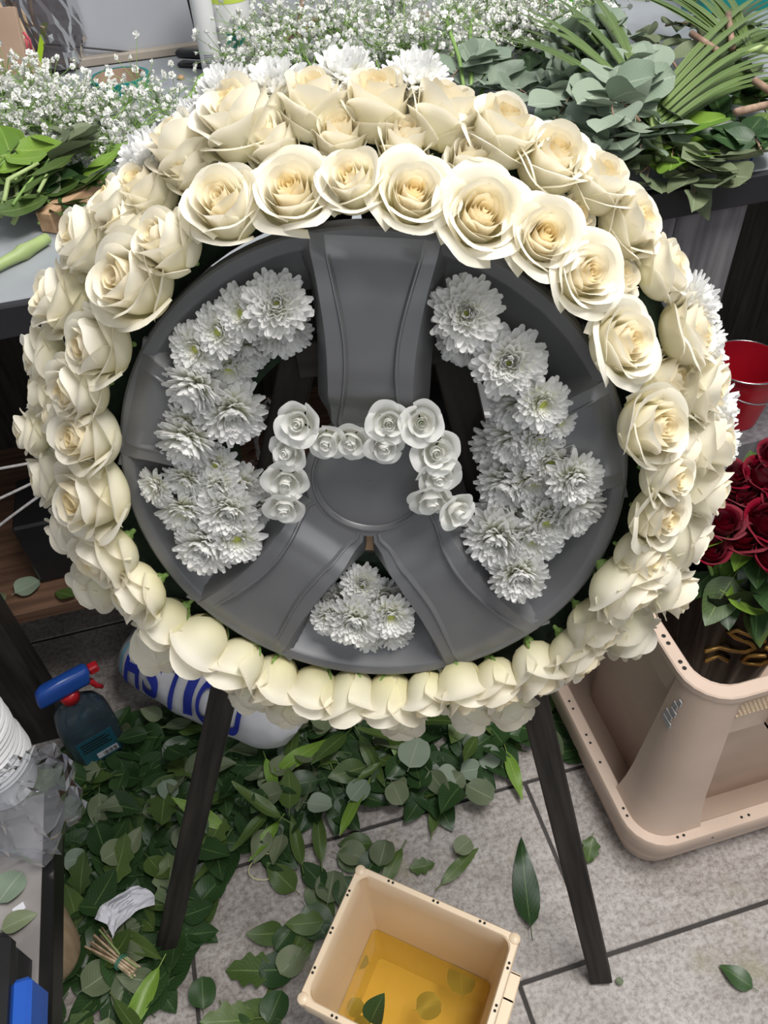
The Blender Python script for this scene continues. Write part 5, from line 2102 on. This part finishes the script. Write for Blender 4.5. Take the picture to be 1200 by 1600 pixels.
EUC = [((880, 150), (1010, 210), .03), ((930, 120), (860, 200), .05), ((960, 100), (900, 60), .06), ((1000, 190), (930, 150), .07), ((1010, 90), (960, 190), .08), ((870, 110), (930, 90), .05),
       ((905, 170), (880, 230), .03), ((950, 190), (990, 140), .06), ((1040, 150), (980, 110), .05), ((830, 160), (890, 130), .03), ((700, 130), (760, 90), .03), ((720, 140), (830, 150), .02),
       ((990, 215), (920, 235), .03), ((1000, 70), (930, 50), .06), ((1060, 180), (1000, 230), .03), ((860, 90), (920, 130), .05)]
for i, (a, b, z) in enumerate(sorted(EUC, key=lambda q: q[0][0] + q[1][0])):
    branch('eucalyptus_branch', tpt(*a, z), tpt(*b, z + 0.02), 'euc', 13, 0.062, 'grey-green round-leaved eucalyptus branch in the worktable heap, %s from the left' % ORD[i + 1], 'branch', 'eucalyptus branches on the worktable',
           'twig', 0.002, 0.01, 0.7)
SALAL = [((1060, 230), (1010, 290), .012, 'sage'), ((1100, 240), (1120, 285), .012, 'sage'), ((1150, 200), (1090, 190), .03, 'dark'), ((1180, 190), (1130, 230), .02, 'dark'), ((1050, 260), (1085, 300), .008, 'oval_sage'),
         ((990, 250), (960, 265), .010, 'oval_sage'), ((1190, 110), (1110, 130), .05, 'oval_sage'), ((1040, 40), (1120, 60), .06, 'oval_sage'), ((1190, 40), (1130, 90), .05, 'mid'), ((1000, 270), (1060, 240), .014, 'bright'),
         ((800, 130), (860, 100), .03, 'dark'), ((860, 60), (800, 100), .03, 'dark'), ((1080, 20), (1040, 0), .07, 'bright'), ((1190, 240), (1150, 215), .03, 'dark'), ((690, 100), (640, 130), .02, 'mid'),
         ((1020, 200), (1050, 250), .03, 'bright'), ((1100, 150), (1180, 160), .03, 'dark'), ((1060, 110), (1010, 60), .05, 'oval_sage'), ((1170, 130), (1200, 180), .03, 'mid')]
for i, (a, b, z, k) in enumerate(SALAL):
    lab = {'sage': 'sprig of dull sage oval leaves', 'oval_sage': 'sprig of pale underside-up oval leaves', 'dark': 'sprig of dark glossy leaves', 'mid': 'sprig of mid green leaves', 'bright': 'sprig of bright green leaves'}[k]
    branch('foliage_sprig', tpt(*a, z), tpt(*b, z), k, 7, 0.074, lab.replace(' underside-up', '') + ' in the right-hand heap, ' + ('near the table edge' if max(a[1], b[1]) > 235 else 'at the back' if max(a[1], b[1]) < 110 else 'in the middle'), 'sprig', 'foliage sprigs at the right of the worktable', 'twig', 0.002, 0.01, 0.55)
# leaves hanging over the front edge
for i, (px, py, s, rx, k) in enumerate(((1078, 300, 0.06, 0.9, 'oval_sage'), (1062, 292, 0.05, 0.5, 'sage'), (1105, 268, 0.05, 0.1, 'sage'))):
    p = tpt(px, py - 25, 0.012)
    o = link('edge_leaf', LEAF[k][i], None, p, (0.0, rx, -1.2 + 0.4 * i), s)
    tag(o, ['pale leaf drooping over the black table edge', 'sage leaf next to the drooping one at the table edge', 'round sage leaf lying flat on the front right of the table'][i], 'leaf')

# left greens
LG = [((-10, 360), (70, 250), .03, 'mid'), ((0, 330), (120, 280), .02, 'dark'), ((10, 300), (90, 330), .02, 'mid'), ((-20, 280), (60, 230), .05, 'bright'), ((60, 350), (150, 290), .012, 'lance_mid'),
      ((20, 320), (110, 240), .04, 'lance_mid'), ((-10, 250), (40, 300), .03, 'sage'), ((90, 330), (180, 230), .015, 'lance'), ((30, 290), (140, 330), .010, 'dark'), ((70, 260), (120, 225), .05, 'sage')]
for i, (a, b, z, k) in enumerate(LG):
    lab = {'mid': 'sprig of mid green leaves', 'dark': 'sprig of dark leaves', 'bright': 'sprig of light green leaves', 'lance_mid': 'sprig of slender green leaves', 'lance': 'sprig of narrow bright leaves', 'sage': 'sprig of sage green round leaves'}[k]
    branch('foliage_sprig', tpt(*a, z), tpt(*b, z), k, 9, 0.064 if k not in ('lance', 'lance_mid') else 0.085, lab + ' at the left end of the worktable', 'sprig', 'foliage sprigs at the left of the worktable',
           'stem', 0.0022, 0.01, 0.5)
# bare green stems
ST = [((0, 340), (60, 255), .06), ((20, 350), (110, 250), .05), ((30, 330), (22, 200), .06), ((150, 215), (60, 300), .05), ((680, 150), (720, 20), .05), ((725, 140), (690, 10), .08), ((735, 150), (740, 0), .07),
      ((720, 130), (790, 40), .06), ((745, 170), (770, 70), .05), ((645, 140), (630, 10), .04), ((560, 95), (720, 75), .02)]
for (a, b, z) in ST:
    mb = MB()
    A, B = tpt(*a, z * 0.4), tpt(*b, z)
    Mid = (A + B) / 2 + Vector((random.uniform(-.01, .01), 0, random.uniform(0, .02)))
    mb.tube([A, (A + Mid) / 2 + Vector((0.003, 0, 0.004)), Mid, (Mid + B) / 2, B], [0.003, 0.003, 0.0032, 0.0026, 0.002], 6)
    left = a[0] < 300
    tag(mb.build('bare_stem', M['stem_pale' if left else 'stem']), 'bare green stem lying over the foliage at the left of the table' if left else 'bare green stem standing up behind the wreath among white flowers',
        'stem', 'bare stems left' if left else 'bare stems behind the wreath')
# long stem arcing beside the roses
mb = MB()
pts = [tpt(x, y, z) for x, y, z in ((282, 190, 0.02), (284, 168, 0.03), (300, 146, 0.04), (340, 128, 0.05), (378, 114, 0.06))]
mb.tube(pts, [0.005, 0.0045, 0.004, 0.0035, 0.003], 7)
mb.tube([pts[2], tpt(312, 120, 0.05), tpt(330, 108, 0.06)], [0.003, 0.0025, 0.002], 6)
ls = mb.build('arching_stem', M['stem'])
tag(ls, 'green stem arching from behind the roses towards the white tube', 'stem')

# palm fans
def palm(org, tips, tail, label, ln):
    root = empty('palm_leaf', loc=org)
    tag(root, label, 'palm leaf')
    m = MB()
    m.tube([tail - org, (tail - org) * 0.5 + Vector((0, 0, 0.004)), Vector((0, 0, 0))], [0.006, 0.0055, 0.004], 8)
    m.build('stalk', M['stem_pale'], root)
    for (tip, k0) in tips:
        d = tip - org
        s0 = (tail - org) * k0
        L_ = (d - s0).length
        m = MB()
        t0 = s0
        dirv = (d - s0)
        sd_ = Vector((-dirv.y, dirv.x, 0)).normalized()

        def fn(u, v, t0=t0, dirv=dirv, sd_=sd_, L_=L_):
            w_ = 0.0055 * math.sin(PI * (0.12 + 0.86 * v)) ** 0.8
            return t0 + dirv * v + sd_ * (u - 0.5) * 2 * w_ + Vector((0, 0, 0.25 * w_ * abs(u - 0.5) * 2 + 0.02 * math.sin(PI * v)))
        m.grid(fn, 2, 10)
        m.build('blade', M['palm'], root)
    return root


org = tpt(1014, 165, 0.07)
tail = tpt(1032, 250, 0.03)
tips = []
for k in range(20):
    t = k / 19
    tips.append((tpt(770 + 150 * t, 45 - 60 * t + 20 * math.sin(k), 0.06 + 0.05 * (k % 3) / 2), 0.45 * (1 - t)))
for k in range(18):
    t = k / 17
    tips.append((tpt(1230 - 20 * t, 130 - 150 * t, 0.05 + 0.04 * (k % 3) / 2), 0.6 * (1 - t)))
palm(org, tips, tail, 'fan of narrow palm blades spreading from a stalk over the eucalyptus', 0.3)
org = tpt(1150, 82, 0.08)
tips = [(tpt(900 + 25 * k, -25 + 8 * math.sin(k * 2), 0.08), 0.05 * k) for k in range(9)]
palm(org, tips, tpt(1215, 80, 0.08), 'second fan of palm blades at the top right, stalk pointing right', 0.3)
# cut twig ends on top of the palm
for i, (a, b) in enumerate((((1080, 52), (1125, 82)), ((1138, 22), (1144, 75)), ((1178, 125), (1215, 150)), ((1150, 175), (1215, 160)))):
    mb = MB()
    mb.tube([tpt(*a, 0.10), tpt(*b, 0.09)], 0.0045, 7)
    tag(mb.build('cut_twig', M['twig']), ['short brown cut twig resting across the palm blades', 'upright brown cut twig in the palm blades', 'brown twig at the right edge of the foliage heap', 'reddish twig low in the right of the heap'][i], 'twig')


# gypsophila
def blossom_mesh(seed):
    rnd = random.Random(seed)
    m = MB()
    for k in range(7):
        a = 2 * PI * k / 7 + rnd.uniform(-.3, .3)
        e = rnd.uniform(0.1, 0.7)
        d = Vector((math.cos(a) * math.cos(e), math.sin(a) * math.cos(e), math.sin(e)))
        s = Vector((-math.sin(a), math.cos(a), 0))
        m.add([Vector((0, 0, 0)), d * 0.6 + s * 0.42, d * 1.0, d * 0.6 - s * 0.42], [(0, 1, 2, 3)])
    for k in range(4):
        a = 2 * PI * k / 4 + 0.4
        d = Vector((math.cos(a) * 0.35, math.sin(a) * 0.35, 0.9))
        s = Vector((-math.sin(a), math.cos(a), 0)) * 0.35
        m.add([Vector((0, 0, 0)), d * 0.7 + s, d, d * 0.7 - s], [(0, 1, 2, 3)])
    return m


BL = [blossom_mesh(k) for k in range(4)]


def gypsophila(base, cx, label, n=90, spread=(0.10, 0.07, 0.07), size=0.0042):
    """base: stem foot; cx: centre of the flower cloud"""
    root = empty('gypsophila_spray', loc=base)
    tag(root, label, 'flowers', 'gypsophila sprays on the worktable')
    st_, fl = MB(), MB()
    c = cx - base
    st_.tube([Vector((0, 0, 0)), c * 0.5 + Vector((0, 0, 0.01)), c], [0.0022, 0.0018, 0.001], 5)
    nodes = []
    for k in range(12):
        t = random.uniform(0.3, 0.95)
        p0_ = c * t
        e = c + Vector((random.gauss(0, spread[0] * .6), random.gauss(0, spread[1] * .6), random.gauss(0.0, spread[2] * .5)))
        e.z = max(TZ + 0.01 - base.z, e.z)
        st_.tube([p0_, (p0_ + e) / 2 + Vector((0, 0, 0.008)), e], [0.0012, 0.001, 0.0008], 4, False)
        nodes.append(e)
    for k in range(n):
        nd = random.choice(nodes)
        p_ = nd + Vector((random.gauss(0, 0.020), random.gauss(0, 0.020), random.gauss(0.006, 0.016)))
        p_.z = max(TZ + 0.006 - base.z, p_.z)
        st_.tube([nd, p_], 0.0005, 3, False)
        b = random.choice(BL)
        s = size * random.uniform(0.7, 1.25)
        R_ = Matrix.Translation(p_) @ Quaternion((random.gauss(0, 1), random.gauss(0, 1), random.gauss(0, 1), random.gauss(0, 1))).normalized().to_matrix().to_4x4() @ Matrix.Scale(s, 4)
        fl.add([R_ @ v for v in b.v], b.f)
    st_.build('stems', M['stem'], root)
    o = fl.build('blossoms', M['gyp'], root, False)
    o['kind'] = 'stuff'
    return root


GL = [((20, 250), (40, 150), .06), ((60, 260), (70, 190), .05), ((100, 260), (120, 160), .05), ((40, 280), (20, 200), .05), ((150, 250), (170, 190), .04), ((120, 250), (100, 215), .04), ((200, 230), (230, 170), .03),
      ((190, 240), (190, 215), .02), ((0, 200), (0, 160), .05)]
for i, (a, b, z) in enumerate(sorted(GL, key=lambda q: q[1][0])):
    gypsophila(tpt(*a, 0.012), tpt(*b, z), 'spray of tiny white gypsophila at the table left end, %s from the left' % ORD[i + 1], 190, (0.050, 0.035, 0.035), 0.0058)
GT = [((480, 140), (430, 45), .05), ((500, 140), (470, 80), .04), ((560, 120), (520, 30), .06), ((600, 130), (570, 60), .05), ((640, 130), (610, 20), .06), ((680, 130), (660, 60), .05), ((720, 130), (700, 20), .06),
      ((760, 130), (740, 60), .05), ((790, 110), (790, 20), .06), ((450, 130), (410, 90), .03), ((540, 120), (540, 85), .03), ((620, 120), (620, 90), .03), ((830, 90), (840, 30), .06), ((900, 60), (905, 22), .07),
      ((820, 80), (800, 60), .05), ((400, 140), (390, 110), .03)]
for i, (a, b, z) in enumerate(sorted(GT, key=lambda q: q[1][0])):
    gypsophila(tpt(*a, 0.012), tpt(*b, z), 'spray of tiny white gypsophila behind the wreath top, %s from the left' % ORD[i + 1], 210, (0.06, 0.045, 0.045), 0.0062)
